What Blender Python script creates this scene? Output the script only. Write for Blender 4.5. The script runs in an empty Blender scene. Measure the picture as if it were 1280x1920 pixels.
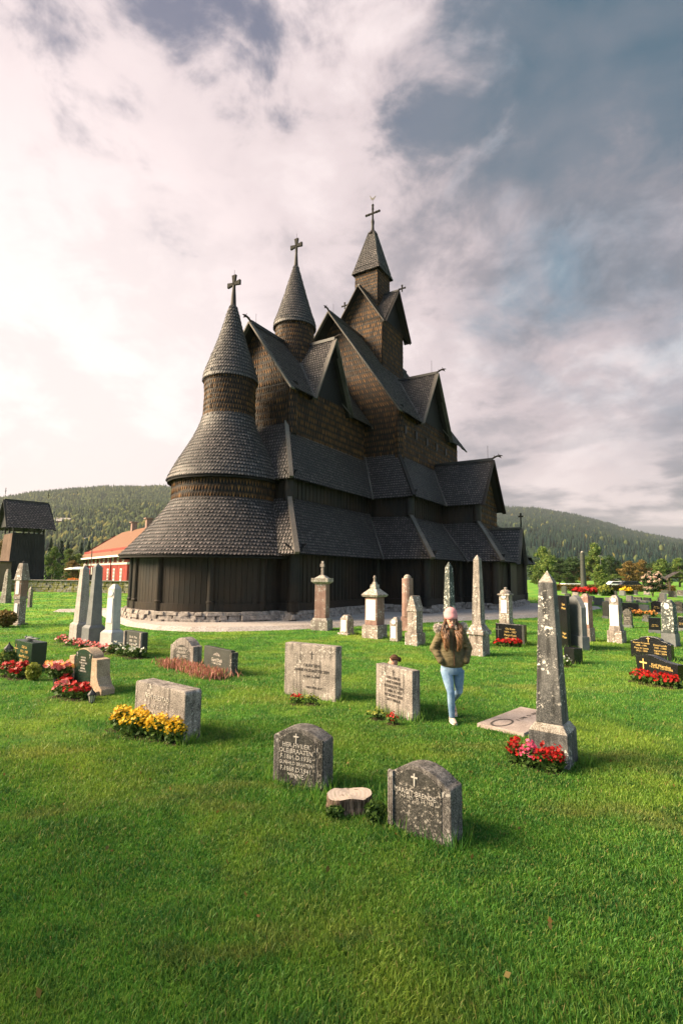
import bpy, bmesh, math, random
import numpy as np
from mathutils import Vector, Matrix
random.seed(7); rng = np.random.default_rng(7)
S = bpy.context.scene; COL = S.collection
PI = math.pi; R = math.radians

# ------------------------------------------------------------------ camera
FPX = 982.32; H_EYE = 2.15
cF = Vector((0, math.cos(R(6.803)), math.sin(R(6.803)))); _r0 = Vector((1, 0, 0)); _u0 = _r0.cross(cF)
_ro = R(0.592)
cR = math.cos(_ro)*_r0 + math.sin(_ro)*_u0; cU = -math.sin(_ro)*_r0 + math.cos(_ro)*_u0
cam = bpy.data.cameras.new('camera'); camo = bpy.data.objects.new('camera', cam); COL.objects.link(camo)
cam.sensor_fit = 'VERTICAL'; cam.sensor_height = 36; cam.lens = 36*FPX/1920
cam.clip_start = 0.1; cam.clip_end = 9000
m = Matrix((( cR.x, cU.x, -cF.x, 0), (cR.y, cU.y, -cF.y, 0), (cR.z, cU.z, -cF.z, H_EYE), (0, 0, 0, 1)))
camo.matrix_world = m; S.camera = camo

# ------------------------------------------------------------------ world, sun, exposure
S.view_settings.view_transform = 'Standard'; S.view_settings.look = 'None'
S.view_settings.exposure = 1.65; S.view_settings.gamma = 1
SUN_AZ, SUN_EL = -96.0, 32.0          # degrees from +Y towards +X, and above the horizon
sunv = Vector((math.sin(R(SUN_AZ))*math.cos(R(SUN_EL)), math.cos(R(SUN_AZ))*math.cos(R(SUN_EL)), math.sin(R(SUN_EL))))
sl = bpy.data.lights.new('sun', 'SUN'); sl.energy = 5.0; sl.angle = R(32); sl.color = (1, .79, .53)
so = bpy.data.objects.new('sun', sl); COL.objects.link(so)
so.rotation_euler = sunv.to_track_quat('Z', 'Y').to_euler(); so.location = (-30, -10, 40)

class NT:
    """small helper to write node trees"""
    def __init__(s, tree): s.t = tree; s.n = tree.nodes; s.l = tree.links
    def new(s, typ, **kw):
        nd = s.n.new(typ)
        for k, v in kw.items():
            if k[0] == '_': nd.inputs[int(k[1:])].default_value = v
            else: setattr(nd, k, v)
        return nd
    def put(s, nd, i, v):
        if isinstance(v, bpy.types.NodeSocket): s.l.new(v, nd.inputs[i])
        elif v is not None: nd.inputs[i].default_value = v
    def math(s, op, a, b=None, c=None, clamp=False):
        nd = s.n.new('ShaderNodeMath'); nd.operation = op; nd.use_clamp = clamp
        s.put(nd, 0, a); s.put(nd, 1, b); s.put(nd, 2, c); return nd.outputs[0]
    def mix(s, f, a, b, typ='MIX'):
        nd = s.n.new('ShaderNodeMix'); nd.data_type = 'RGBA'; nd.blend_type = typ; nd.clamp_factor = True
        s.put(nd, 0, f)
        for i, v in ((6, a), (7, b)):
            if isinstance(v, (tuple, list)) and len(v) == 3: v = (*v, 1)
            s.put(nd, i, v)
        return nd.outputs[2]
    def noise(s, vec, scale, detail=4, rough=.55, dist=0):
        nd = s.n.new('ShaderNodeTexNoise'); nd.inputs['Scale'].default_value = scale
        nd.inputs['Detail'].default_value = detail; nd.inputs['Roughness'].default_value = rough
        nd.inputs['Distortion'].default_value = dist
        if vec is not None: s.l.new(vec, nd.inputs['Vector'])
        return nd.outputs['Fac']
    def voro(s, vec, scale, rnd=1, feature='F1'):
        nd = s.n.new('ShaderNodeTexVoronoi'); nd.feature = feature
        nd.inputs['Scale'].default_value = scale; nd.inputs['Randomness'].default_value = rnd
        if vec is not None: s.l.new(vec, nd.inputs['Vector'])
        return nd
    def ss(s, v, a, b, lo=0, hi=1):
        nd = s.n.new('ShaderNodeMapRange'); nd.interpolation_type = 'SMOOTHSTEP'
        s.put(nd, 0, v); s.put(nd, 1, a); s.put(nd, 2, b); s.put(nd, 3, lo); s.put(nd, 4, hi)
        return nd.outputs[0]
    def map(s, vec, scale=(1, 1, 1), loc=(0, 0, 0)):
        nd = s.n.new('ShaderNodeMapping'); nd.inputs['Scale'].default_value = scale
        nd.inputs['Location'].default_value = loc; s.l.new(vec, nd.inputs['Vector']); return nd.outputs[0]

W = bpy.data.worlds.new('World'); S.world = W; W.use_nodes = True
N = NT(W.node_tree); N.n.clear()
tc = N.new('ShaderNodeTexCoord'); sep = N.new('ShaderNodeSeparateXYZ'); N.l.new(tc.outputs['Generated'], sep.inputs[0])
dx, dy, dz = sep.outputs
sky = N.new('ShaderNodeTexSky', sky_type='NISHITA', sun_disc=False); sky.sun_elevation = R(SUN_EL); sky.sun_rotation = R(SUN_AZ)
sky.air_density = 1.3; sky.dust_density = 2.0
skyc = N.mix(1, sky.outputs[0], (.085, .085, .085), 'MULTIPLY')
zz = N.math('ADD', N.math('MAXIMUM', dz, 0), .22)
cx = N.math('DIVIDE', dx, zz); cy = N.math('DIVIDE', dy, zz)
cv = N.new('ShaderNodeCombineXYZ'); N.l.new(cx, cv.inputs[0]); N.l.new(cy, cv.inputs[1])
P2 = N.map(cv.outputs[0], (1, .62, 1), (3.1, 1.7, 0))
nA = N.noise(P2, 1.15, 9, .56, .35); nB = N.noise(P2, 3.3, 8, .6, .25); nC = N.noise(P2, .5, 3, .5)
# overall brightness of the cloud deck: bright round the hidden sun at the left, dark to the upper right
nE = N.noise(N.map(tc.outputs['Generated'], (2.6, 2.6, 4.2), (.7, .2, 1.3)), 1.0, 8, .58, .5)
nF = N.noise(N.map(tc.outputs['Generated'], (6.5, 6.5, 11), (2.2, .5, .1)), 1.0, 7, .6, .3)
gx = N.math('ADD', dx, .44); gz = N.math('SUBTRACT', dz, .34)
gd = N.math('SQRT', N.math('ADD', N.math('POWER', N.math('ABSOLUTE', gx), 2), N.math('MULTIPLY', N.math('POWER', N.math('ABSOLUTE', gz), 2), 1.3)))
front = N.ss(dy, -.2, .3)
glow = N.math('MULTIPLY', N.ss(N.math('ADD', gd, N.math('MULTIPLY', N.math('SUBTRACT', nE, .5), .7)), 1.0, .05), front)
dk = N.math('ADD', N.math('MULTIPLY', dx, 1.05), N.math('MULTIPLY', dz, .80))
dk = N.math('ADD', dk, N.math('MULTIPLY', N.math('SUBTRACT', nE, .5), 1.3))
dark = N.ss(dk, .62, 1.15)
mid = N.mix(glow, (.56, .47, .49), (.99, .84, .83))
mid = N.mix(N.math('MULTIPLY', N.ss(gd, .42, .05), front), mid, (1.06, .93, .90))
c1 = N.mix(dark, mid, (.085, .205, .295))
cl_ = N.math('ADD', N.math('MULTIPLY', nA, .45), N.math('ADD', N.math('MULTIPLY', nF, .30), N.math('MULTIPLY', nE, .25)))
bil = N.ss(cl_, .445, .52)
amp = N.ss(glow, .9, .30, .24, 1)
shade = N.mix(dark, (.24, .235, .275), (.035, .095, .145))
c2 = N.mix(N.math('MULTIPLY', N.math('SUBTRACT', 1, bil), N.math('MULTIPLY', amp, .72)), c1, shade)
c3 = N.mix(N.math('MULTIPLY', N.ss(cl_, .51, .60), N.math('MULTIPLY', amp, .55)), c2, N.mix(dark, (1.12, .98, .96), (.50, .58, .64)))
# gaps of dark blue towards the zenith
gap = N.math('MULTIPLY', N.ss(N.math('ADD', dz, N.math('MULTIPLY', N.math('SUBTRACT', cl_, .5), -2.2)), .64, .84), N.mix(N.ss(dx, -.1, .3), (.85, .85, .85), (.55, .55, .55)))
c4 = N.mix(gap, c3, N.mix(N.ss(dx, -.2, .3), (.12, .145, .235), (.045, .125, .19)))
# low bright strip and small grey clouds above the hills on the right
low = N.math('MULTIPLY', N.ss(dz, .32, .10), N.ss(dx, .05, .30))
nD = N.noise(N.map(tc.outputs['Generated'], (5, 5, 17), (1.5, .2, 2.9)), 1.0, 7, .52, .2)
lowc = N.mix(N.ss(nD, .46, .60), (.78, .66, .66), (.25, .24, .28))
c5 = N.mix(N.math('MULTIPLY', low, .9), c4, lowc)
back = N.mix(nF, (.30, .46, .66), (.72, .84, .98))          # cooler, partly clear sky behind the viewer
c5 = N.mix(N.ss(dy, .15, -.35), c5, back)
c6 = N.mix(.90, skyc, c5)
bg = N.new('ShaderNodeBackground'); N.l.new(c6, bg.inputs[0]); bg.inputs[1].default_value = .37
wo = N.new('ShaderNodeOutputWorld'); N.l.new(bg.outputs[0], wo.inputs[0])

# ------------------------------------------------------------------ photograph pixels -> places in the world
def ray(x, y):
    d = cF*FPX + cR*(x-640) - cU*(y-960); return d
def G(x, y, z=0):
    d = ray(x, y); t = (z-H_EYE)/d.z; return Vector((d.x*t, d.y*t, z))
def GD(x, D):                        # ground point in column x at depth D
    d = ray(x, 1077); t = D/d.y; return Vector((d.x*t, D, 0))
def ZT(g, y):                        # height above ground point g seen at row y
    lo, hi = -5, 400
    for _ in range(50):
        mz = (lo+hi)/2; d = Vector((g.x, g.y, mz-H_EYE))
        if 960-FPX*d.dot(cU)/d.dot(cF) > y: lo = mz
        else: hi = mz
    return lo

# ------------------------------------------------------------------ mesh helpers
class MB:
    def __init__(s): s.v = []; s.f = []; s.r = []; s.g = []; s.e = []
    def add(s, vs, fs, r=None, e=None):
        s.e += e if e else [.35]*len(vs)
        b = len(s.v); s.v += [tuple(q) for q in vs]; s.g.append((b, len(s.v), len(s.f), len(s.f)+len(fs)))
        s.f += [tuple(b+i for i in f) for f in fs]
        r = random.random() if r is None else r
        s.r += [r]*len(fs)
    def groups(s):
        for a, b, c, d in s.g: yield s.v[a:b], [tuple(i-a for i in f) for f in s.f[c:d]], s.r[c] if d > c else .5
    def box(s, c, d, rz=0, tx=1, ty=1, r=None):
        x, y, z = d[0]/2, d[1]/2, d[2]/2; ca, sa = math.cos(rz), math.sin(rz); vs = []
        for k, (zz_, fx, fy) in enumerate(((-z, 1, 1), (z, tx, ty))):
            for a, b in ((-1, -1), (1, -1), (1, 1), (-1, 1)):
                px, py = a*x*fx, b*y*fy
                vs.append((c[0]+px*ca-py*sa, c[1]+px*sa+py*ca, c[2]+zz_))
        s.add(vs, [(3, 2, 1, 0), (4, 5, 6, 7), (0, 1, 5, 4), (1, 2, 6, 5), (2, 3, 7, 6), (3, 0, 4, 7)], r)
    def prism(s, poly, y0, y1, r=None, xf=None):     # polygon in (x,z), extruded along y
        n = len(poly); vs = [(x, y0, z) for x, z in poly]+[(x, y1, z) for x, z in poly]
        if xf: vs = [xf(Vector(q)) for q in vs]
        fs = [tuple(range(n)), tuple(range(2*n-1, n-1, -1))]+[(i, n+i, n+(i+1) % n, (i+1) % n) for i in range(n)]
        s.add(vs, fs, r)
    def beam(s, a, b, w, h, up=(0, 0, 1), r=None):   # box from a to b
        a, b = Vector(a), Vector(b); d = (b-a).normalized(); sd = d.cross(Vector(up))
        if sd.length < 1e-4: sd = Vector((1, 0, 0))
        sd.normalize(); u = sd.cross(d)
        vs = [q+sd*i*w/2+u*j*h/2 for q in (a, b) for i, j in ((-1, -1), (1, -1), (1, 1), (-1, 1))]
        s.add(vs, [(3, 2, 1, 0), (4, 5, 6, 7), (0, 1, 5, 4), (1, 2, 6, 5), (2, 3, 7, 6), (3, 0, 4, 7)], r)
    def lathe(s, prof, c=(0, 0, 0), n=16, r=None, a0=0):
        vs = []; fs = []
        for (ra, z) in prof:
            for i in range(n):
                a = a0+2*PI*i/n; vs.append((c[0]+ra*math.cos(a), c[1]+ra*math.sin(a), c[2]+z))
        for k in range(len(prof)-1):
            for i in range(n):
                j = (i+1) % n; fs.append((k*n+i, k*n+j, (k+1)*n+j, (k+1)*n+i))
        fs.append(tuple(range(n-1, -1, -1))); fs.append(tuple((len(prof)-1)*n+i for i in range(n)))
        s.add(vs, fs, r)
    def tube(s, pts, rad, n=8, r=None):
        pts = [Vector(q) for q in pts]; vs = []; fs = []
        if not isinstance(rad, (list, tuple)): rad = [rad]*len(pts)
        for k, q in enumerate(pts):
            d = (pts[min(k+1, len(pts)-1)]-pts[max(k-1, 0)]).normalized()
            if k == 0: a = (Vector((1, 0, 0))-d*d.x).normalized() if abs(d.z) > .6 else d.cross(Vector((0, 0, 1))).normalized()
            else: a = (a-d*a.dot(d)).normalized()
            b = d.cross(a)
            for i in range(n):
                t = 2*PI*i/n; rr = rad[k]
                if isinstance(rr, tuple): vs.append(q+a*math.cos(t)*rr[0]+b*math.sin(t)*rr[1])
                else: vs.append(q+(a*math.cos(t)+b*math.sin(t))*rr)
        for k in range(len(pts)-1):
            for i in range(n):
                j = (i+1) % n; fs.append((k*n+i, k*n+j, (k+1)*n+j, (k+1)*n+i))
        fs.append(tuple(range(n-1, -1, -1))); fs.append(tuple((len(pts)-1)*n+i for i in range(n)))
        s.add(vs, fs, r)
    def ball(s, c, rad, seg=8, rings=6, jit=0, r=None):
        if not isinstance(rad, (tuple, list)): rad = (rad,)*3
        vs = [(c[0], c[1], c[2]-rad[2])]; fs = []
        for k in range(1, rings):
            ph = -PI/2+PI*k/rings
            for i in range(seg):
                t = 2*PI*i/seg; j = 1+random.uniform(-jit, jit)
                vs.append((c[0]+rad[0]*j*math.cos(ph)*math.cos(t), c[1]+rad[1]*j*math.cos(ph)*math.sin(t), c[2]+rad[2]*j*math.sin(ph)))
        vs.append((c[0], c[1], c[2]+rad[2])); L = len(vs)-1
        for i in range(seg):
            j = (i+1) % seg; fs.append((0, 1+j, 1+i)); fs.append((L, L-seg+i, L-seg+j))
            for k in range(rings-2): fs.append((1+k*seg+i, 1+k*seg+j, 1+(k+1)*seg+j, 1+(k+1)*seg+i))
        s.add(vs, fs, r)
    def build(s, name, mat, parent=None, bevel=0, smooth=False, norm=False):
        me = bpy.data.meshes.new(name); me.from_pydata(s.v, [], s.f)
        at = me.attributes.new('rnd', 'FLOAT', 'FACE'); at.data.foreach_set('value', s.r)
        if any(q != .35 for q in s.e): at = me.attributes.new('wear_shade', 'FLOAT', 'POINT'); at.data.foreach_set('value', s.e)
        if bevel or norm:
            bm = bmesh.new(); bm.from_mesh(me)
            if norm: bmesh.ops.recalc_face_normals(bm, faces=bm.faces)
            if bevel:
                ed = [e for e in bm.edges if len(e.link_faces) == 2 and e.calc_face_angle(0) > .5]
                bmesh.ops.bevel(bm, geom=ed, offset=bevel, segments=2, profile=.6, affect='EDGES', clamp_overlap=True)
            bm.to_mesh(me); bm.free()
        if smooth: me.polygons.foreach_set('use_smooth', [True]*len(me.polygons))
        me.materials.append(mat); o = bpy.data.objects.new(name, me); COL.objects.link(o)
        if parent: o.parent = parent
        return o
def build_each(mb, name, m_, parent, **k):
    out = []
    for vs, fs, r in mb.groups():
        q = MB(); q.add(vs, fs, r); out.append(q.build(name, m_, parent, **k))
    return out
def tag(o, label=None, cat=None, group=None, kind=None):
    if label: o['label'] = label
    if cat: o['category'] = cat
    if group: o['group'] = group
    if kind: o['kind'] = kind
    return o
def thing(name, label, cat, loc=(0, 0, 0), rz=0, group=None):
    o = bpy.data.objects.new(name, None); COL.objects.link(o); o.location = loc; o.rotation_euler = (0, 0, rz)
    o.empty_display_size = .2; return tag(o, label, cat, group)
def copy_tree(o, parent=None):
    kids = list(o.children); c = o.copy(); COL.objects.link(c); c.parent = parent
    for k in kids: copy_tree(k, c)
    return c
def npmesh(name, V, T, mat, rnd=None, rnd2=None):      # triangles from numpy arrays
    me = bpy.data.meshes.new(name); me.vertices.add(len(V)); me.vertices.foreach_set('co', V.astype(np.float32).ravel())
    me.loops.add(T.size); me.loops.foreach_set('vertex_index', T.astype(np.int32).ravel())
    me.polygons.add(len(T)); me.polygons.foreach_set('loop_start', (np.arange(len(T))*3).astype(np.int32))
    me.update(calc_edges=True)
    if rnd is not None:
        a = me.attributes.new('rnd', 'FLOAT', 'FACE'); a.data.foreach_set('value', rnd.astype(np.float32))
    if rnd2 is not None:
        a = me.attributes.new('up', 'FLOAT', 'POINT'); a.data.foreach_set('value', rnd2.astype(np.float32))
    me.materials.append(mat); o = bpy.data.objects.new(name, me); COL.objects.link(o); return o

# ------------------------------------------------------------------ materials
def mat(name, rough=.7, spec=.3, metal=0):
    m_ = bpy.data.materials.new(name); m_.use_nodes = True; n = NT(m_.node_tree)
    b = n.n['Principled BSDF']; b.inputs['Roughness'].default_value = rough
    b.inputs['Specular IOR Level'].default_value = spec; b.inputs['Metallic'].default_value = metal
    tcn = n.n.new('ShaderNodeTexCoord'); n.b = b; n.obj = tcn.outputs['Object']; n.m = m_
    geo = n.n.new('ShaderNodeNewGeometry'); n.pos = geo.outputs['Position']; n.nor = geo.outputs['Normal']
    a = n.n.new('ShaderNodeAttribute'); a.attribute_name = 'rnd'; n.rnd = a.outputs['Fac']
    return n
def col(n, c):
    if isinstance(c, tuple): n.b.inputs['Base Color'].default_value = (*c, 1)
    else: n.l.new(c, n.b.inputs['Base Color'])
def bump(n, hgt, st=.4, dist=.02):
    bp = n.n.new('ShaderNodeBump'); bp.inputs['Strength'].default_value = st; bp.inputs['Distance'].default_value = dist
    n.l.new(hgt, bp.inputs['Height']); n.l.new(bp.outputs[0], n.b.inputs['Normal'])
def flat(name, c, rough=.7, spec=.3, var=.25, metal=0, sc=6):
    n = mat(name, rough, spec, metal); f = n.noise(n.obj, sc, 5, .6)
    lo = tuple(x*(1-var) for x in c); hi = tuple(min(1, x*(1+var)) for x in c)
    col(n, n.mix(n.mix(.35, n.ss(f, .3, .7), n.rnd), lo, hi)); bump(n, n.noise(n.obj, sc*9, 3), .15, .01); return n.m
def stone(name, a, b, lich=None, la=.5, speck=.25, rough=.85, ls=9, sc=3, moss=None, spec=.25, drip=.3):
    n = mat(name, rough, spec)
    f1 = n.ss(n.noise(n.obj, sc, 7, .62), .34, .66)
    c = n.mix(f1, a, b)
    f2 = n.noise(n.obj, 70, 3, .7); c = n.mix(n.math('MULTIPLY', n.ss(f2, .42, .62), speck), c, tuple(min(1, x*2.1+.05) for x in b))
    f3 = n.noise(n.obj, 110, 2, .7); c = n.mix(n.math('MULTIPLY', n.ss(f3, .50, .64), speck), c, tuple(x*.25 for x in a))
    if drip:                          # rain streaks, long in z
        st = n.noise(n.map(n.obj, (14, 14, 1.1)), 1.0, 5, .6)
        c = n.mix(n.math('MULTIPLY', n.ss(st, .46, .66), drip), c, tuple(x*.3 for x in a))
    h = n.math('ADD', n.math('MULTIPLY', n.noise(n.obj, 28, 6, .7), .7), n.math('MULTIPLY', f2, .3))
    if lich:
        wob = n.n.new('ShaderNodeVectorMath'); wob.operation = 'ADD'
        nz = n.n.new('ShaderNodeTexNoise'); nz.inputs['Scale'].default_value = 22; n.l.new(n.obj, nz.inputs['Vector'])
        sc_ = n.n.new('ShaderNodeVectorMath'); sc_.operation = 'SCALE'; sc_.inputs[3].default_value = .07
        n.l.new(nz.outputs['Color'], sc_.inputs[0]); n.l.new(n.obj, wob.inputs[0]); n.l.new(sc_.outputs[0], wob.inputs[1])
        v = n.voro(wob.outputs[0], ls); gate = n.ss(n.noise(n.obj, 3.1, 3), .62-la*.28, .70-la*.28)
        v2 = n.voro(wob.outputs[0], ls*2.7)
        sp = n.math('MAXIMUM', n.ss(v.outputs['Distance'], .36, .26), n.math('MULTIPLY', n.ss(v2.outputs['Distance'], .30, .22), .8))
        c = n.mix(n.math('MULTIPLY', sp, gate), c, lich)
    if moss:
        c = n.mix(n.math('MULTIPLY', n.ss(n.noise(n.obj, 2.2, 6, .7), .42, .55), .9), c, moss)
    col(n, c); bump(n, h, .55, .012); return n.m

M = {}
M['granite'] = stone('grey granite', (0.075, 0.066, 0.06), (0.27, 0.235, 0.215), (.46, .42, .39), .45, .5, ls=16, sc=4, drip=.6)
M['granite_dark'] = stone('dark speckled granite', (.045, .042, .040), (.165, .148, .138), (.40, .37, .34), .5, .5, ls=18, sc=5, drip=.6)
M['granite_pale'] = stone('pale granite', (0.225, 0.199, 0.185), (0.332, 0.302, 0.285), None, speck=.45, drip=.2)
M['granite_white'] = stone('white granite', (0.398, 0.361, 0.339), (0.52, 0.484, 0.462), None, speck=.15, drip=.1)
M['slate'] = stone('dark lichened face', (.022, .022, .021), (.055, .052, .046), (.30, .27, .24), .80, .35, ls=30, sc=5, drip=.3)
M['dark_plain'] = stone('dark granite', (.028, .031, .028), (.052, .054, .048), None, speck=.3, rough=.5, drip=.1)
M['obelisk_dark'] = stone('old dark obelisk', (.045, .047, .047), (.14, .135, .13), (.66, .62, .56), .42, .3, ls=15, sc=2.2, drip=.7)
M['obelisk_lichen'] = stone('spotted obelisk', (.035, .045, .042), (.075, .085, .08), (.50, .49, .45), .9, .3, ls=12, sc=3)
M['redstone'] = stone('reddish sandstone', (0.184, 0.105, 0.085), (0.272, 0.173, 0.146), (.42, .38, .35), .45, .25, ls=11, drip=.3)
M['oldstone'] = stone('weathered sandstone', (0.143, 0.111, 0.096), (0.253, 0.215, 0.193), (.56, .52, .48), .7, .4, ls=12, sc=5, drip=.55)
M['rustcap'] = stone('mossy capstone', (0.128, 0.104, 0.08), (0.336, 0.304, 0.272), (.55, .52, .47), .7, .4, ls=14, sc=7)
M['pebbled'] = stone('pebbled concrete', (0.231, 0.163, 0.109), (0.34, 0.252, 0.177), None, speck=.5, sc=8, drip=.1)
M['polished'] = stone('polished black granite', (.006, .006, .007), (.010, .010, .012), None, speck=.06, rough=.18, spec=.5, drip=0)
M['green_polished'] = stone('polished green granite', (.010, .022, .016), (.016, .034, .024), None, speck=.1, rough=.22, spec=.5, drip=0)
M['grey_smooth'] = stone('smooth grey granite', (.10, .105, .11), (.15, .155, .16), None, speck=.2, rough=.55, drip=.05)
M['foundation'] = stone('foundation fieldstone', (.085, .072, .064), (.30, .26, .235), None, speck=.4, sc=6, drip=.2)
M['mosswall'] = stone('mossy fieldstone', (.14, .125, .10), (.36, .33, .28), None, speck=.3, moss=(.17, .16, .022), sc=2)
M['marble'] = flat('white marble plate', (.74, .70, .68), .4, .4, .06)
M['gold'] = flat('gilt lettering', (.62, .42, .14), .4, .5, .1)
M['letter_pale'] = flat('pale lettering', (.54, .49, .44), .8, .2, .2, sc=40)
M['letter_dark'] = flat('dark lettering', (.07, .06, .055), .8, .2, .1)
M['iron'] = flat('black iron', (.018, .018, .02), .5, .4)
M['glass_milky'] = flat('milky lantern glass', (.45, .42, .36), .3, .5)

def wood(name, a, b, rough=.55, spec=.35, warm=None, pw=1.0, wear_shade=False):
    n = mat(name, rough, spec)
    c = n.mix(n.math('POWER', n.rnd, pw), a, b)
    big = n.ss(n.noise(n.obj, .55, 4), .35, .68)
    c = n.mix(n.math('MULTIPLY', big, .55), c, warm or tuple(x*1.6 for x in b))
    gr = n.noise(n.map(n.obj, (26, 26, 2.5)), 1, 4, .65); c = n.mix(n.math('MULTIPLY', n.ss(gr, .45, .65), .45), c, tuple(x*.35 for x in a))
    if wear_shade:                          # tips bleached by the weather, gap shade painted near-black into the overlapped part
        at = n.n.new('ShaderNodeAttribute'); at.attribute_name = 'wear_shade'; c = n.mix(n.ss(at.outputs['Fac'], .34, .98), (.005, .005, .006), c)
    col(n, c); bump(n, gr, .35, .01); return n.m
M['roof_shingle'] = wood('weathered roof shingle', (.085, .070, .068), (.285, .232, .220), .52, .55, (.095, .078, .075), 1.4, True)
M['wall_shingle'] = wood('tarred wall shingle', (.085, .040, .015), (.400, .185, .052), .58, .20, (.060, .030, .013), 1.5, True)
M['tar_board'] = wood('tarred board', (.004, .005, .006), (.016, .013, .011), .55, .30, (.040, .020, .009))
M['grey_board'] = wood('grey weathered board', (.05, .046, .042), (.12, .105, .095), .7, .25)
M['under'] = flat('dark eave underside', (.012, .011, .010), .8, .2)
M['pane_dark'] = flat('dark opening', (.004, .004, .005), .4, .4)
M['tar_tower'] = wood('tarred planks of belfry', (.012, .013, .015), (.022, .023, .026), .7, .2)
M['tower_brown'] = wood('sunlit brown planks', (.15, .095, .07), (.21, .14, .11), .7, .2)  # brown with sunlight in it, for the belfry's lit side

# lawn, gravel, forest
def lawn_color(n):
    big = n.noise(n.pos, .42, 5, .6, .3); mid_ = n.noise(n.pos, 2.3, 5, .6); fine = n.noise(n.pos, 14, 4, .6)
    c = n.mix(n.ss(mid_, .38, .62), (.058, .195, .030), (.112, .295, .036))
    c = n.mix(n.math('MULTIPLY', n.ss(big, .46, .66), .8), c, (.270, .385, .045))
    c = n.mix(n.math('MULTIPLY', n.ss(fine, .5, .72), .35), c, (.050, .135, .020))
    dr = n.noise(n.map(n.pos, (.45, 1.1, 1), (4, 7, 0)), 1.0, 5, .62); c = n.mix(n.math('MULTIPLY', n.ss(dr, .55, .68), .45), c, (.34, .31, .09))
    cl = n.noise(n.map(n.pos, (1, 1.3, 1), (9, 2, 0)), 1.7, 4, .6); c = n.mix(n.math('MULTIPLY', n.ss(cl, .56, .66), .55), c, (.035, .120, .030))
    return c
n = mat('lawn', .95, .1)
c = lawn_color(n); dry = n.noise(n.map(n.pos, (.35, 1, 1)), .9, 4, .55)
yy = n.n.new('ShaderNodeSeparateXYZ'); n.l.new(n.pos, yy.inputs[0])
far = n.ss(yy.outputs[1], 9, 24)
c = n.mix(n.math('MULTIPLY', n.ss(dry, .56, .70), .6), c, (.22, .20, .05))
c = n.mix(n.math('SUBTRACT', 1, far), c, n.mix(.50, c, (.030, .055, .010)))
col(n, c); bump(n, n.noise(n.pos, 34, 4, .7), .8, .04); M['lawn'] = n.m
n = mat('grass blade', .55, .35)
c = lawn_color(n)
c = n.mix(n.ss(n.rnd, .0, .5), n.mix(.45, c, (.022, .075, .012)), c)
c = n.mix(n.ss(n.rnd, .60, .90, 0, .45), c, (.34, .40, .07)); c = n.mix(n.ss(n.rnd, .955, .975, 0, .8), c, (.32, .25, .10))
col(n, c)
tr = n.n.new('ShaderNodeBsdfTranslucent'); n.l.new(c, tr.inputs[0]); mx = n.n.new('ShaderNodeMixShader'); mx.inputs[0].default_value = .38
n.l.new(n.b.outputs[0], mx.inputs[1]); n.l.new(tr.outputs[0], mx.inputs[2]); n.l.new(mx.outputs[0], n.n['Material Output'].inputs[0]); M['blade'] = n.m
n = mat('gravel', .95, .15); g1 = n.voro(n.pos, 26); c = n.mix(g1.outputs['Color'], (.24, .205, .19), (.52, .47, .45))
c = n.mix(n.math('MULTIPLY', n.ss(n.noise(n.pos, 1.3, 5), .4, .7), .5), c, (.30, .25, .21)); col(n, c); bump(n, g1.outputs['Distance'], .6, .02); M['gravel'] = n.m
def leafm(name, a, b, c3=None, tl=.25, rough=.6):
    n = mat(name, rough, .25); c = n.mix(n.rnd, a, b)
    if c3: c = n.mix(n.ss(n.rnd, .80, .92), c, c3)
    oi = n.n.new('ShaderNodeObjectInfo'); c = n.mix(n.math('MULTIPLY', oi.outputs['Random'], .35), c, tuple(x*.55 for x in a))
    col(n, c); tr = n.n.new('ShaderNodeBsdfTranslucent'); n.l.new(c, tr.inputs[0]); mx = n.n.new('ShaderNodeMixShader'); mx.inputs[0].default_value = tl
    n.l.new(n.b.outputs[0], mx.inputs[1]); n.l.new(tr.outputs[0], mx.inputs[2]); n.l.new(mx.outputs[0], n.n['Material Output'].inputs[0]); return n.m
M['leaf'] = leafm('green leaves', (.065, .120, .026), (.17, .25, .050), (.28, .31, .07))
M['leaf_dark'] = leafm('dark leaves', (.030, .062, .022), (.070, .120, .032))
M['leaf_autumn'] = leafm('turning leaves', (.13, .105, .03), (.26, .17, .04), (.32, .16, .04))
M['leaf_yellow'] = leafm('yellow green leaves', (.16, .19, .025), (.34, .34, .05))
M['spruce'] = leafm('spruce needles', (.010, .030, .014), (.025, .055, .022), None, .1)
M['heather'] = leafm('heather sprigs', (.30, .11, .08), (.50, .24, .18), (.20, .22, .06))
M['herb'] = leafm('bed leaves', (.035, .08, .015), (.10, .17, .03))
M['petal_yellow'] = leafm('yellow petals', (.72, .40, .01), (.85, .56, .03), None, .2, .5)
M['petal_red'] = leafm('red petals', (.42, .010, .010), (.62, .025, .018), (.20, .03, .02), .2, .5)
M['petal_pink'] = leafm('pink petals', (.70, .05, .16), (.80, .16, .26), None, .2, .5)
M['petal_rose'] = leafm('rose petals', (.60, .10, .10), (.75, .26, .24), (.8, .45, .42), .2, .5)
M['petal_orange'] = leafm('orange petals', (.80, .25, .05), (.85, .45, .12), None, .2, .5)
M['petal_white'] = leafm('white petals', (.60, .58, .48), (.80, .78, .70), None, .2, .5)
M['petal_blush'] = leafm('blush petals', (.50, .30, .25), (.70, .52, .45), (.25, .30, .12), .2, .5)
M['bark'] = flat('bark', (.085, .065, .05), .9, .1)
M['birch'] = flat('birch bark', (.5, .48, .44), .8, .2, .35, sc=12)
n = mat('forested slope', .95, .05); f = n.noise(n.map(n.pos, (1, 1, 1.5)), .012, 8, .65); f2 = n.noise(n.pos, .08, 4, .7)
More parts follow.
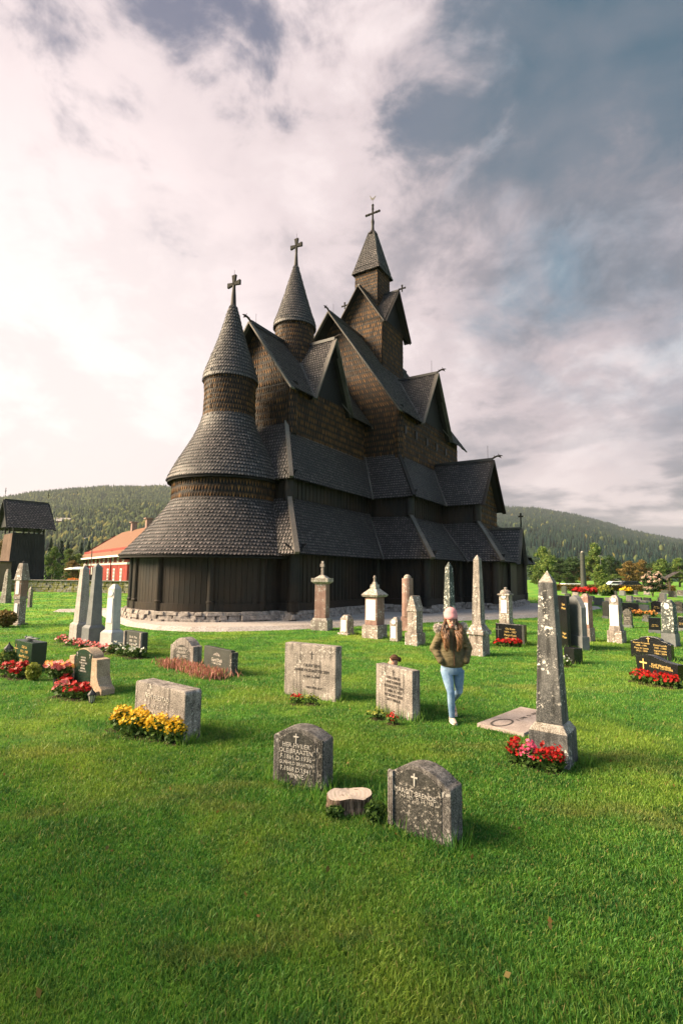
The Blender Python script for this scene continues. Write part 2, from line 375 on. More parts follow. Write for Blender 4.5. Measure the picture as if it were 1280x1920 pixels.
c = n.mix(n.ss(f, .35, .65), (.014, .036, .026), (.032, .056, .026)); c = n.mix(n.ss(f2, .4, .7, 0, .6), c, (.015, .034, .018)); col(n, c); M['slope'] = n.m
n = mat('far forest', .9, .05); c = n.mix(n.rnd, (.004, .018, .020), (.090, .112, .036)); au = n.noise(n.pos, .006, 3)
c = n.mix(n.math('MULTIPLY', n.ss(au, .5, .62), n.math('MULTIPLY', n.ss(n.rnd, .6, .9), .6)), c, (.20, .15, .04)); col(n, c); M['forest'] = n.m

# ------------------------------------------------------------------ ground, path, hills
mb = MB(); NG = 48
rad = [0, 3, 8, 16, 30, 60, 120, 250, 600, 1500, 4000]; vs = [(0, 0, 0)]; fs = []
for r_ in rad[1:]:
    for i in range(NG): vs.append((r_*math.cos(2*PI*i/NG), 20+r_*math.sin(2*PI*i/NG), 0))
for i in range(NG):
    j = (i+1) % NG; fs.append((0, 1+i, 1+j))
    for k in range(len(rad)-2): fs.append((1+k*NG+i, 1+(k+1)*NG+i, 1+(k+1)*NG+j, 1+k*NG+j))
vs[0] = (0, 20, 0); mb.add(vs, fs, .5); tag(mb.build('lawn', M['lawn']), 'mown green churchyard lawn', 'ground', kind='structure')

CH = Vector((-5.872, 26.455, 0)); CA = R(31.593)
def cw(u, v, z=0):                  # church frame (along the axis, out of the north side) -> world
    return Vector((CH.x+u*math.sin(CA)+v*math.cos(CA), CH.y+u*math.cos(CA)-v*math.sin(CA), z))
near = [(196, 1149), (215, 1160), (250, 1173), (300, 1180), (360, 1183), (430, 1183), (500, 1181), (560, 1179), (620, 1176), (700, 1171), (780, 1167), (860, 1163), (940, 1160), (1008, 1157), (1060, 1149), (1120, 1141)]
pp = [G(x, y) for x, y in near]+[cw(24, 4), cw(20, 0), cw(8, -3), cw(0, -7.5), cw(-3, -9)]
zc = .15; npth = len(pp); cen = cw(8, 0)
mb = MB(); inner = [Vector((q.x, q.y, zc)) for q in pp]
outer = [Vector((q.x+(q.x-cen.x)/(q-cen).length*.35, q.y+(q.y-cen.y)/(q-cen).length*.35, -.02)) for q in pp]
mb.add(inner+outer, [tuple(range(npth))]+[(i, npth+i, npth+(i+1) % npth, (i+1) % npth) for i in range(npth)], .5)
tag(mb.build('gravel_path', M['gravel'], norm=True), 'pale gravel path round the church', 'path', kind='structure')
PATHPOLY = np.array([(q.x, q.y) for q in outer])
def inpoly(x, y, poly):
    ins = np.zeros(len(x), bool); j = len(poly)-1
    for i in range(len(poly)):
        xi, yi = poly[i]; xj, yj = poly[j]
        ins ^= ((yi > y) != (yj > y)) & (x < (xj-xi)*(y-yi)/(yj-yi+1e-12)+xi); j = i
    return ins

# hills: height of the ridge by bearing, from the skyline of the place
sk = [(-500, 1000), (-150, 955), (0, 934), (60, 924), (120, 918), (200, 912), (300, 911), (420, 925), (560, 955), (700, 968), (820, 958), (945, 948), (1000, 950), (1075, 963), (1130, 977), (1185, 993), (1280, 1012), (1500, 1045), (1900, 1062)]
skb = np.array([math.atan2(ray(x, y).x, ray(x, y).y) for x, y in sk]); ske = np.array([ray(x, y).z/math.hypot(ray(x, y).x, ray(x, y).y) for x, y in sk])
def vnoise(x, y, seed=0):
    def hsh(i, j): 
        q = np.sin(i*127.1+j*311.7+seed*74.7)*43758.5453; return q-np.floor(q)
    xi, yi = np.floor(x), np.floor(y); fx, fy = x-xi, y-yi; fx = fx*fx*(3-2*fx); fy = fy*fy*(3-2*fy)
    return (hsh(xi, yi)*(1-fx)+hsh(xi+1, yi)*fx)*(1-fy)+(hsh(xi, yi+1)*(1-fx)+hsh(xi+1, yi+1)*fx)*fy
def hill_z(b, d):
    dr = np.where(b < -.02, 1350., 1350+np.clip((b+.02)/.15, 0, 1)*650)   # ridge distance
    e = np.interp(b, skb, ske); t = np.clip((d-330)/(dr-330), 0, 1); t = t**1.25
    zr = (e*dr+H_EYE-9)*t; over = np.clip((d-dr)/900, 0, 1); zr = zr*(1-.5*over)
    nx, ny = d*np.sin(b), d*np.cos(b)
    zn = (vnoise(nx/160, ny/160, 1)-.5)*34*t*(1-t)*3 + (vnoise(nx/50, ny/50, 2)-.5)*7*t*(1-t*.7)
    return zr+zn-.5
bs = np.linspace(-.95, .95, 190); ds = np.linspace(320, 2900, 80)
B, D = np.meshgrid(bs, ds, indexing='ij'); Z = hill_z(B, D)
V = np.stack([D*np.sin(B), D*np.cos(B), Z], -1).reshape(-1, 3); nb, nd = B.shape; I = np.arange(nb*nd).reshape(nb, nd)
T = np.concatenate([np.stack([I[:-1, :-1], I[:-1, 1:], I[1:, 1:]], -1).reshape(-1, 3), np.stack([I[:-1, :-1], I[1:, 1:], I[1:, :-1]], -1).reshape(-1, 3)])
o = npmesh('hills', V, T, M['slope']); o.data.flip_normals(); tag(o, 'long wooded hills behind the church', 'hills', kind='structure')
# forest on the hills
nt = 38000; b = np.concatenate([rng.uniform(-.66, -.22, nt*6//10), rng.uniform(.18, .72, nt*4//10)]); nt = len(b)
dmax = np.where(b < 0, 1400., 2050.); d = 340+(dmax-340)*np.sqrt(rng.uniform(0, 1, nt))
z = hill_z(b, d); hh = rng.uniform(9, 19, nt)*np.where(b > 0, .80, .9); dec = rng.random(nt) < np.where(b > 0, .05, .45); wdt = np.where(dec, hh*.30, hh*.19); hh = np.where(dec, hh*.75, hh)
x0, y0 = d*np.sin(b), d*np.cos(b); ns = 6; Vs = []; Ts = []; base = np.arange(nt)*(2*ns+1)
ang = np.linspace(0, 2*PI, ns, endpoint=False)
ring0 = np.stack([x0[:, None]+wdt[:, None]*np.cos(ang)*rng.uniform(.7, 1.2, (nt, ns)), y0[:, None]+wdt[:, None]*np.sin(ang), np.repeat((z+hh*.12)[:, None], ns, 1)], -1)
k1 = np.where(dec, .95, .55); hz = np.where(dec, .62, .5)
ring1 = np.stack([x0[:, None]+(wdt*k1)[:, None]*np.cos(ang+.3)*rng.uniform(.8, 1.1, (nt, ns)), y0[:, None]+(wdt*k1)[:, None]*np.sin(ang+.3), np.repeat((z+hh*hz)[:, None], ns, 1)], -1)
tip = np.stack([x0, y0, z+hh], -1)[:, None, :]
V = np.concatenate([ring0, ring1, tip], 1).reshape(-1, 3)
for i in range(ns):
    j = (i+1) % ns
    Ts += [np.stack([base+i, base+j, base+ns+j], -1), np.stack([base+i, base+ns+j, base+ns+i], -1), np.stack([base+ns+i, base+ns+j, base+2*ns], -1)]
T = np.stack(Ts, 1).reshape(-1, 3); rr = np.repeat(np.where(dec, rng.uniform(.45, 1, nt), rng.uniform(0, 1, nt)*np.where(b > 0, .16, .5)), 3*ns)  # right-hand crowns toned darker: cloud shade put into their colour
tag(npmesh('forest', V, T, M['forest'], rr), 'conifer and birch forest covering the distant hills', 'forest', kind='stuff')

# ------------------------------------------------------------------ the stave church (built in its own frame: x = along axis, -y = out of the north side)
def c3(u, v, z): return Vector((u, -v, z))
church = thing('stave_church', 'tall dark tarred stave church with shingled stepped roofs, round apse and three spires', 'church', CH, PI/2-CA)
def shing_surf(mb, surf, n, w, th=.035, tipf=.45, over=1.5, outv=None, samples=1, gap=.06, wob=1):
    shd = .28 if tipf < .55 else .36; kq = .16 if tipf < .55 else .30
    for i in range(n):
        t0 = i/n; t1 = min((i+over)/n, 1.0); tt = t0+tipf/n
        L = sum((surf((k+1)/samples, t0+.3/n)-surf(k/samples, t0+.3/n)).length for k in range(samples))
        k = max(1, round(L/w)); off = .5 if i % 2 else 0
        for j in range(k+(1 if off else 0)):
            s0 = max(0, (j-off)/k); s1 = min(1, (j+1-off)/k)
            if s1-s0 < .2/k: continue
            g = (s1-s0)*gap; s0 += g; s1 -= g; sm = (s0+s1)/2; jt = random.uniform(-.07, .07)/n*wob
            bl, br, tl, tr = surf(s0, tt), surf(s1, tt), surf(s0, t1), surf(s1, t1)
            nn = (br-bl).cross((tl-bl) if (tl-bl).length > 1e-4 else (tr-br))
            if nn.length < 1e-9: continue
            nn.normalize()
            if (outv is None and nn.z < 0) or (outv is not None and nn.dot(outv(bl) if callable(outv) else outv) < 0): nn = -nn
            lift = th*random.uniform(.85, 1.35)*1.6
            lift *= .80; tip_ = surf(sm, max(0, t0+jt)); q1 = surf(s0*(1-shd)+s1*shd, max(0, t0+kq*tipf/n+jt)); q3 = surf(s0*shd+s1*(1-shd), max(0, t0+kq*tipf/n+jt))
            low = [br, q3, tip_, q1, bl]; vs = [tl+nn*th*.3, tr+nn*th*.3]+[q+nn*lift for q in low]+[q+nn*(lift-th) for q in low]
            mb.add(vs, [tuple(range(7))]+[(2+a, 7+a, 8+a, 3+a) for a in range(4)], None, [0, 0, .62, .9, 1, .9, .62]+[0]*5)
def quad(A, B, C_, D_): return lambda s, t: (A*(1-s)+B*s)*(1-t)+(D_*(1-s)+C_*s)*t
def shq(mb, A, B, C_, D_, rowh=.21, w=.17, outv=None, back=True, **k):
    mid = ((A+B)/2-(C_+D_)/2).length; n = max(1, round(mid/rowh)); shing_surf(mb, quad(A, B, C_, D_), n, w, outv=outv, **k)
    if back:
        if (C_-D_).length < 1e-3: mb.add([A, B, C_], [(0, 1, 2)], .2)
        elif (A-B).length < 1e-3: mb.add([A, C_, D_], [(0, 1, 2)], .2)
        else: mb.add([A, B, C_, D_], [(0, 1, 2, 3)], .2)
RF = dict(rowh=.21, w=.17); RW = dict(rowh=.36, w=.165, th=.03, tipf=.75)
RFb = dict(rowh=.42, w=.36); RWb = dict(rowh=.6, w=.4, th=.03, tipf=.75)
def hip(mb, a, b, w=.2, h=.10): mb.beam(a, b, w*.72, h)
def dragon(a, dirv, up=Vector((0, 0, 1)), s=1.0):
    s *= .66
    m_ = MB(); a = Vector(a); dv = Vector(dirv).normalized(); sd = dv.cross(up).normalized()
    pts = [a, a+dv*.25*s+up*.12*s, a+dv*.5*s+up*.22*s, a+dv*.72*s+up*.20*s, a+dv*.86*s+up*.10*s]
    m_.tube(pts, [.09*s, .10*s, .09*s, .10*s, .07*s], 6)
    h_ = pts[3]
    m_.tube([h_+up*.02, h_+dv*.22*s+up*.02*s, h_+dv*.38*s-up*.02*s], [.09*s, .06*s, .02*s], 5)
    m_.tube([h_-up*.05*s, h_+dv*.15*s-up*.16*s, h_+dv*.26*s-up*.26*s], [.07*s, .04*s, .015*s], 5)
    for q in (-1, 1):
        m_.tube([h_+sd*.06*s*q+up*.05*s, h_+sd*.10*s*q+up*.26*s-dv*.08*s], [.045*s, .01*s], 4)
    m_.tube([pts[1]+up*.06*s, pts[1]+up*.24*s-dv*.06*s], [.05*s, .01*s], 4)
    return m_
def cross_mb(c, h, armw, t=.1, flare=1.9, w0=.09, ax=Vector((0, 1, 0))):
    m_ = MB(); c = Vector(c); Z_ = Vector((0, 0, 1)); nn = ax.cross(Z_)
    def arm(d_, L, side):
        vs = []
        for q in (-t/2, t/2):
            vs += [c+nn*q-side*w0*.5, c+nn*q+side*w0*.5, c+nn*q+d_*L+side*w0*flare*.5, c+nn*q+d_*L-side*w0*flare*.5]
        m_.add(vs, [(0, 1, 2, 3), (7, 6, 5, 4), (0, 4, 5, 1), (1, 5, 6, 2), (2, 6, 7, 3), (3, 7, 4, 0)])
    arm(Z_, h, ax); arm(ax, armw, Z_); arm(-ax, armw, Z_); flare = .9; arm(-Z_, h*.9, ax); return m_
uCa, vCa, za, zat, al, dg, dN, alN = .243, 3.911, 6.729, 10.065, 1.639, 1.638, 1.846, 1.982
zg, zgt, zgtN, uCE, vC, zC, zCR, uCc, wC = 3.019, 5.864, 5.60, 1.431, 2.96, 11.789, 15.95, 5.423, 1.984
uNa, vNa, uNE, vN, zN, zNR, uT, wN, zNc = 8.388, 6.663, 9.343, 5.362, 12.409, 20.127, 15.613, 2.812, 16.832
eT, zT, zTR, sT, qT, zS, vP, uPe, uPc, zPR = 2.224, 20.839, 24.138, 1.01, 1.228, 26.051, 9.088, 13.517, 16.207, 10.054
uNW = 2*uT-uNE; uNaW = 2*uT-uNa; uPw = 2*uPc-uPe
# apse: surfaces of revolution about the origin
def rev(prof, a0, a1):
    ls = [0]
    for k in range(len(prof)-1): ls.append(ls[-1]+math.hypot(prof[k+1][0]-prof[k][0], prof[k+1][1]-prof[k][1]))
    Lt = ls[-1]; rs = [q[0] for q in prof]; zs = [q[1] for q in prof]; tl = [q/Lt for q in ls]
    def f(s, t):
        r_ = float(np.interp(t, tl, rs)); z_ = float(np.interp(t, tl, zs)); a = a0+(a1-a0)*s
        return Vector((r_*math.cos(a), r_*math.sin(a), z_))
    return f, Lt
def revsh(name, prof, m_, parent, rowh, w, a0=-PI, a1=PI, cu=0, **k):
    f, Lt = rev(prof, a0, a1); mb = MB(); g = (lambda s, t: f(s, t)+Vector((cu, 0, 0)))
    shing_surf(mb, g, max(1, round(Lt/rowh)), w, outv=lambda q: Vector((q.x-cu, q.y, .01)), samples=16, **k)
    n = 40; vs = []; fs = []
    for kk, (r_, z_) in enumerate(prof):
        for i in range(n+1):
            a = a0+(a1-a0)*i/n; vs.append((cu+(r_-.01)*math.cos(a), (r_-.01)*math.sin(a), z_))
    for kk in range(len(prof)-1):
        for i in range(n): fs.append((kk*(n+1)+i, kk*(n+1)+i+1, (kk+1)*(n+1)+i+1, (kk+1)*(n+1)+i))
    mb.add(vs, fs, .2); return mb.build(name, m_, parent)
apse = church
A0, A1 = R(68), R(292)         # the open, eastern arc
lowp = [(4.91, 2.90), (4.53, 3.27), (4.05, 3.82), (3.49, 4.50), (2.99, 5.16), (2.66, 5.68)]
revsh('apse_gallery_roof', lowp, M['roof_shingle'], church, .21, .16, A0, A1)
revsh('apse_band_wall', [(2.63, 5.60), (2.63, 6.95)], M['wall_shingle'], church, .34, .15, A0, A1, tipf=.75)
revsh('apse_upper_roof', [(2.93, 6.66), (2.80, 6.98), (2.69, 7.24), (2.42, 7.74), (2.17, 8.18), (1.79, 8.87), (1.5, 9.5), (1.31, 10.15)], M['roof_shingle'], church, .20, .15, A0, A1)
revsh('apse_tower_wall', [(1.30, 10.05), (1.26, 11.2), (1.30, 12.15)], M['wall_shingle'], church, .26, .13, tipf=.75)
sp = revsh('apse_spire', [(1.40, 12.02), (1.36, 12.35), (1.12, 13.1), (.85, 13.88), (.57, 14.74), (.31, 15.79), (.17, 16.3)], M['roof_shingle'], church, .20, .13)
mb = MB(); mb.lathe([(.17, 16.25), (.15, 16.4), (.12, 16.9), (.09, 17.3), (.07, 17.45)], n=10); mb.build('spire_neck', M['tar_board'], sp)
cross_mb((0, 0, 17.55), .50, .44, .12, 2.3, .12).build('cross', M['under'], sp, norm=True)
mb = MB(); mb.tube([(0, .0, 18.0), (0, 0, 18.35)], .012, 4); mb.build('lightning_rod', M['iron'], sp)
mb = MB()
for r_, z_ in ((4.88, 2.84), (2.90, 6.60)):            # soffits of the round roofs
    n = 40; vs = []
    for k in range(n+1):
        a = A0+(A1-A0)*k/n
        vs += [(r_*math.cos(a), r_*math.sin(a), z_+.03), ((r_-.85)*math.cos(a), (r_-.85)*math.sin(a), z_+(.55 if r_ > 4 else .35)), (r_*math.cos(a), r_*math.sin(a), z_-.05)]
    mb.add(vs, [(3*k, 3*k+3, 3*k+4, 3*k+1) for k in range(n)]+[(3*k, 3*k+2, 3*k+5, 3*k+3) for k in range(n)], .3)
mb.build('apse_soffit', M['under'], church)
# choir turret
zsp = 17.45
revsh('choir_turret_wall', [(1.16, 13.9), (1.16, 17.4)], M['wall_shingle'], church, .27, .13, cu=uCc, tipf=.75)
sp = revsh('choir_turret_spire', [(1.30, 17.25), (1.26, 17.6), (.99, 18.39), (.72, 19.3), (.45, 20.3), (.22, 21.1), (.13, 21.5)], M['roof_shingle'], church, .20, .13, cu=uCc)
mb = MB(); mb.lathe([(.14, 21.45), (.11, 21.9), (.08, 22.3), (.06, 22.6)], (uCc, 0, 0), n=10); mb.build('spire_neck', M['tar_board'], sp)
cross_mb((uCc, 0, 22.85), .50, .44, .12, 2.3, .12).build('cross', M['under'], sp, norm=True)
mb = MB(); mb.tube([(uCc, 0, 23.3), (uCc, 0, 23.7)], .012, 4); mb.build('lightning_rod', M['iron'], sp)

# stepped lean-to roofs: list of (eave A, eave B, top B, top A) on the north side, mirrored to the south
def both(mbN, quads, kw, kb, outf=None):
    for q in quads:
        shq(mbN, *[c3(*p) for p in q], **kw)
        shq(mbN, *[c3(p[0], -p[1], p[2]) for p in q], **kb)
gC = [((uCa-dg, vCa+dg, zg), (uNa-dN, vCa+dg, zg), (uNa+.45, vCa-.45, zgt), (uCa+.45, vCa-.45, zgt))]
mb = MB(); both(mb, gC, RF, RFb)
shq(mb, c3(uCa-dg, vCa+dg, zg), c3(uCa-dg, 2.0, zg), c3(uCa+.45, 2.0, zgt), c3(uCa+.45, vCa-.45, zgt), **RF)
shq(mb, c3(uCa-dg, -vCa-dg, zg), c3(uCa-dg, -2.0, zg), c3(uCa+.45, -2.0, zgt), c3(uCa+.45, -vCa+.45, zgt), **RFb)
rf = mb.build('choir_gallery_roof', M['roof_shingle'], church)
mb = MB()
for s in (1, -1): hip(mb, c3(uCa-dg-.03, s*(vCa+dg+.03), zg+.03), c3(uCa+.42, s*(vCa-.42), zgt+.12), .30, .14)
build_each(mb, 'hip_board', M['grey_board'], rf)
mb = MB(); both(mb, [((uCa, vCa, za), (uNa, vCa, za), (uNa+alN, vCa-al, zat), (uCa+al, vCa-al, zat))], RF, RFb)
for s, k in ((1, RF), (-1, RFb)): shq(mb, c3(uCa, s*vCa, za), c3(uCa, 0, za), c3(uCa+al, 0, zat), c3(uCa+al, s*(vCa-al), zat), **k)
rf = mb.build('choir_aisle_roof', M['roof_shingle'], church)
mb = MB()
for s in (1, -1): hip(mb, c3(uCa-.03, s*(vCa+.03), za+.03), c3(uCa+al, s*(vCa-al), zat+.08), .28, .12)
build_each(mb, 'hip_board', M['grey_board'], rf)
# nave gallery roof, wrapping the porch
gx0, gy0 = uNa-dN, vNa+dN; px0 = uPe-dg; pw = uPw+dg; py0 = vP+dg
mb = MB()
both(mb, [((gx0, gy0, zg), (px0, gy0, zg), (uPe+.45, vNa-.45, zgtN), (uNa+.45, vNa-.45, zgtN)),
          ((px0, py0, zg), (px0, gy0, zg), (uPe+.45, vNa-.45, zgtN), (uPe+.45, vP-.45, zgtN)),
          ((px0, py0, zg), (uPc-1.25, py0, zg), (uPc-1.0, vP-.45, zgtN), (uPe+.45, vP-.45, zgtN)),
          ((uPc+1.25, py0, zg), (pw, py0, zg), (uPw-.45, vP-.45, zgtN), (uPc+1.0, vP-.45, zgtN)),
          ((pw, py0, zg), (pw, gy0, zg), (uPw-.45, vNa-.45, zgtN), (uPw-.45, vP-.45, zgtN)),
          ((pw, gy0, zg), (uNaW+dN, gy0, zg), (uNaW-.45, vNa-.45, zgtN), (uPw-.45, vNa-.45, zgtN))], RF, RFb)
for s, k in ((1, RF), (-1, RFb)):
    shq(mb, c3(gx0, s*gy0, zg), c3(gx0, s*(vCa+dg), zg), c3(uNa+.45, s*(vCa-.45), zgtN+.1), c3(uNa+.45, s*(vNa-.45), zgtN), **k)
shq(mb, c3(uNaW+dN, gy0, zg), c3(uNaW+dN, -gy0, zg), c3(uNaW-.45, -vNa+.45, zgtN), c3(uNaW-.45, vNa-.45, zgtN), **RFb)
rf = mb.build('nave_gallery_roof', M['roof_shingle'], church)
mb = MB()
for s in (1, -1):
    hip(mb, c3(gx0-.03, s*(gy0+.03), zg+.03), c3(uNa+.42, s*(vNa-.42), zgtN+.12), .32, .14)
    hip(mb, c3(px0-.03, s*(py0+.03), zg+.03), c3(uPe+.42, s*(vP-.42), zgtN+.12), .32, .14)
    hip(mb, c3(pw+.03, s*(py0+.03), zg+.03), c3(uPw-.42, s*(vP-.42), zgtN+.12), .32, .14)
    hip(mb, c3(uNaW+dN, s*gy0, zg+.03), c3(uNaW-.42, s*(vNa-.42), zgtN+.12), .32, .14)
build_each(mb, 'hip_board', M['grey_board'], rf)
def gutter(mb, a, b): mb.tube([Vector(a)+Vector((0, 0, .02)), Vector(b)+Vector((0, 0, .02))], .06, 6)
mb = MB()                                             # wooden valley gutters with their projecting spouts
for s in (1, -1):
    for a, b in (((uNa-dN, vCa+dg, zg), (uNa+.45, vCa-.45, zgt)), ((uNa, vCa, za), (uNa+alN, vCa-al, zat)), ((px0, gy0, zg), (uPe+.45, vNa-.45, zgtN)), ((uPe, vNa, za), (uPc, vNa-alN, zat))):
        A_, B_ = c3(a[0], s*a[1], a[2]), c3(b[0], s*b[1], b[2]); d_ = (A_-B_).normalized(); A_ = A_+Vector((d_.x, d_.y, d_.z*.2))*.42
        gutter(mb, A_, B_)
build_each(mb, 'valley_gutter', M['grey_board'], church)
mb = MB()
both(mb, [((uNa, vNa, za), (uPe, vNa, za), (uPc, vNa-alN, zat), (uNa+alN, vNa-alN, zat)),
          ((uPw, vNa, za), (uNaW, vNa, za), (uNaW-alN, vNa-alN, zat), (uPc, vNa-alN, zat))], RF, RFb)
for s, k in ((1, RF), (-1, RFb)): shq(mb, c3(uNa, s*vNa, za), c3(uNa, s*vCa, za), c3(uNa+alN, s*(vCa-al), zat), c3(uNa+alN, s*(vNa-alN), zat), **k)
shq(mb, c3(uNaW, vNa, za), c3(uNaW, -vNa, za), c3(uNaW-alN, -vNa+alN, zat), c3(uNaW-alN, vNa-alN, zat), **RFb)
rf = mb.build('nave_aisle_roof', M['roof_shingle'], church)
mb = MB()
for s in (1, -1):
    hip(mb, c3(uNa-.03, s*(vNa+.03), za+.03), c3(uNa+alN, s*(vNa-alN), zat+.08), .30, .12); hip(mb, c3(uNaW, s*vNa, za), c3(uNaW-alN, s*(vNa-alN), zat+.06), .3, .12)
build_each(mb, 'hip_board', M['tar_board'], rf)
# side porches with their own gabled roofs
mb = MB()
both(mb, [((uPe, vP, za), (uPe, vNa, za), (uPc, vNa-alN, zPR), (uPc, vP, zPR)), ((uPw, vP, za), (uPw, vNa, za), (uPc, vNa-alN, zPR), (uPc, vP, zPR))], RF, RFb)
for s in (1, -1): mb.beam(c3(uPc, s*(vN-.5), zPR+.09), c3(uPc, s*(vP+.05), zPR+.09), .22, .2)
rf = mb.build('porch_roof', M['roof_shingle'], church)
mb = MB()
for s in (1, -1):
    for u_ in (uPe, uPw): mb.beam(c3(u_, s*(vP+.04), za-.08), c3(uPc, s*(vP+.04), zPR+.02), .07, .26, up=c3(0, s, 0))
build_each(mb, 'bargeboard', M['tar_board'], rf)
dragon(c3(uPc, vP, zPR+.15), c3(0, 1, 0)).build('dragon_head', M['tar_board'], rf)
mb = MB(); mb.tube([c3(uPc, vP-.3, zPR), c3(uPc, vP-.3, zPR+1.1)], .012, 4); mb.build('lightning_rod', M['iron'], rf)

# choir and nave walls, gables and roofs
def wallq(mb, a, b, z0, z1, out, kw): shq(mb, c3(*a, z0), c3(*b, z0), c3(*b, z1), c3(*a, z1), outv=out, **kw)
def gable(mb, u, hw, z1, zr, out, kw, ax='v', c0=0):
    if ax == 'v': A_, B_, T_ = c3(u, -hw, z1), c3(u, hw, z1), c3(u, 0, zr)
    else: A_, B_, T_ = c3(c0-hw, u, z1), c3(c0+hw, u, z1), c3(c0, u, zr)
    shq(mb, A_, B_, T_, T_, outv=out, **kw)
OE, OW, ON_, OS = Vector((-1, 0, 0)), Vector((1, 0, 0)), Vector((0, -1, 0)), Vector((0, 1, 0))
def upper(prefix, uE, uW, hv, z0, ze, zr, ohu, ohv, uc, wg, zcr, dirs_up):
    zw = ze+(zr-ze)*ohv/hv; wv = hv-ohv; ue = uE+ohu; uw = uW-ohu
    mb = MB()
    wallq(mb, (ue, wv), (uw, wv), z0, zw, ON_, RW); wallq(mb, (ue, -wv), (uw, -wv), z0, zw, OS, RWb)
    wallq(mb, (ue, -wv), (ue, wv), z0, zw, OE, RW); gable(mb, ue, wv, zw, zr-.1, OE, RW)
    wallq(mb, (uw, -wv), (uw, wv), z0, zw, OW, RWb); gable(mb, uw, wv, zw, zr-.1, OW, RWb)
    wgw = wg-.12; zg2 = ze+(zcr-ze)*.12/wg
    for s, o_, k in ((1, ON_, RW), (-1, OS, RWb)):
        shq(mb, c3(uc-wgw, s*(wv+.02), zw-.05), c3(uc+wgw, s*(wv+.02), zw-.05), c3(uc+wgw, s*(wv+.02), zg2+.0), c3(uc-wgw, s*(wv+.02), zg2), outv=o_, **k) if zg2 > zw else None
        gable(mb, -s*(wv+.02), wgw, max(zg2, zw-.05)-.2, zcr-.12, o_, k, 'u', uc)
    wl = mb.build(prefix+'_wall', M['wall_shingle'], church)
    mb = MB(); vj = hv*(zr-zcr)/(zr-ze)
    for s, k in ((1, RF), (-1, RFb)):
        for u0, q in ((uE, -1), (uW, 1)):
            shq(mb, c3(u0, s*hv, ze), c3(uc+q*wg, s*hv, ze), c3(uc, s*vj, zcr), c3(u0, s*vj, zcr), **k)
            shq(mb, c3(uc+q*wg, s*hv, ze), c3(uc+q*wg*.999, s*hv, ze), c3(uc, s*hv, zcr), c3(uc, s*vj, zcr), **k)
        if vj > .05: shq(mb, c3(uE, s*vj, zcr), c3(uW, s*vj, zcr), c3(uW, 0, zr), c3(uE, 0, zr), **k)
    mb.beam(c3(uE-.05, 0, zr+.07), c3(uW+.05, 0, zr+.07), .20, .18)
    for s in (1, -1): mb.beam(c3(uc, s*vj, zcr+.07), c3(uc, s*(hv+.05), zcr+.07), .20, .18)
    rf = mb.build(prefix+'_roof', M['roof_shingle'], church)
    mb = MB()
    for s in (1, -1):
        for u_, o_ in ((uE-.04, -1), (uW+.04, 1)): mb.beam(c3(u_, s*(hv+.05), ze-.12), c3(u_, 0, zr+.02), .08, .34, up=Vector((o_, 0, 0)))
        for q in (-1, 1):
            mb.beam(c3(uc+q*(wg+.02), s*(hv+.04), ze-.08), c3(uc, s*(hv+.04), zcr+.02), .08, .28, up=c3(0, s, 0))
            mb.beam(c3(uc+q*(wg+.0), s*(hv+.0), ze+.07), c3(uc, s*vj, zcr+.10), .34, .05)      # valley boards
    build_each(mb, 'bargeboard', M['grey_board'], rf)
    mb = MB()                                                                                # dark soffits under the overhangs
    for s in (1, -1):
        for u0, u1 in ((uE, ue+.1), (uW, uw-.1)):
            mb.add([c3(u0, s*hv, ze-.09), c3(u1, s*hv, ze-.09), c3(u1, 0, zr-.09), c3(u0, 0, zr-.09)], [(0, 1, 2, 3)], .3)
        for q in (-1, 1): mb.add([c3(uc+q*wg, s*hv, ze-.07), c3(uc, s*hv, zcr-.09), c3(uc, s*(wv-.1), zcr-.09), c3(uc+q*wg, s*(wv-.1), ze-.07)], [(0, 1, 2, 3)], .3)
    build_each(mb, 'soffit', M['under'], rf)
    return wl, rf, wv, ue
wlC, rfC, wvC, ueC = upper('choir', uCE, uNE+.9, vC, zat-.7, zC, zCR, .55, .40, uCc, wC, zCR-.05, None)
dragon(c3(uCE, 0, zCR+.10), c3(-1, 0, 0)).build('dragon_head', M['tar_board'], rfC)
dragon(c3(uCc, vC, zCR+.06), c3(0, 1, 0), s=.8).build('dragon_head', M['tar_board'], rfC)
mb = MB(); mb.tube([c3(uCE+.4, 0, zCR), c3(uCE+.4, 0, zCR+.75)], .012, 4); mb.build('lightning_rod', M['iron'], rfC)
wlN, rfN, wvN, ueN = upper('nave', uNE, uNW, vN, zat-.7, zN, zNR, .85, .45, uT, wN, zNc, None)
dragon(c3(uNE, 0, zNR+.10), c3(-1, 0, 0)).build('dragon_head', M['tar_board'], rfN)
dragon(c3(uT, vN, zNc+.10), c3(0, 1, 0)).build('dragon_head', M['tar_board'], rfN)
mb = MB(); mb.tube([c3(uNE+.5, 0, zNR), c3(uNE+.5, 0, zNR+.9)], .012, 4); mb.build('lightning_rod', M['iron'], rfN)
mb = MB(); mb.tube([c3(uT, vN-.4, zNc), c3(uT, vN-.4, zNc+1.1)], .012, 4); mb.build('lightning_rod', M['iron'], rfN)
# shingled round corner columns of choir and nave
for uu, vv, z0, z1 in ((ueN, wvN, zat-.6, 13.0), (ueC, wvC, zat-.6, 12.3), (ueN, -wvN, zat-.6, 13.0)):
    f, Lt = rev([(.27, z0), (.27, z1)], -PI, PI); mb = MB(); pc = c3(uu+.08, vv-.08 if vv > 0 else vv+.08, 0)
    shing_surf(mb, lambda s, t: f(s, t)+pc, round(Lt/.36), .13, outv=lambda q: Vector((q.x-pc.x, q.y-pc.y, 0)), samples=8, th=.025, tipf=.75)
    mb.lathe([(.265, z0), (.265, z1)], pc, 12); mb.build('corner_column', M['wall_shingle'], church)
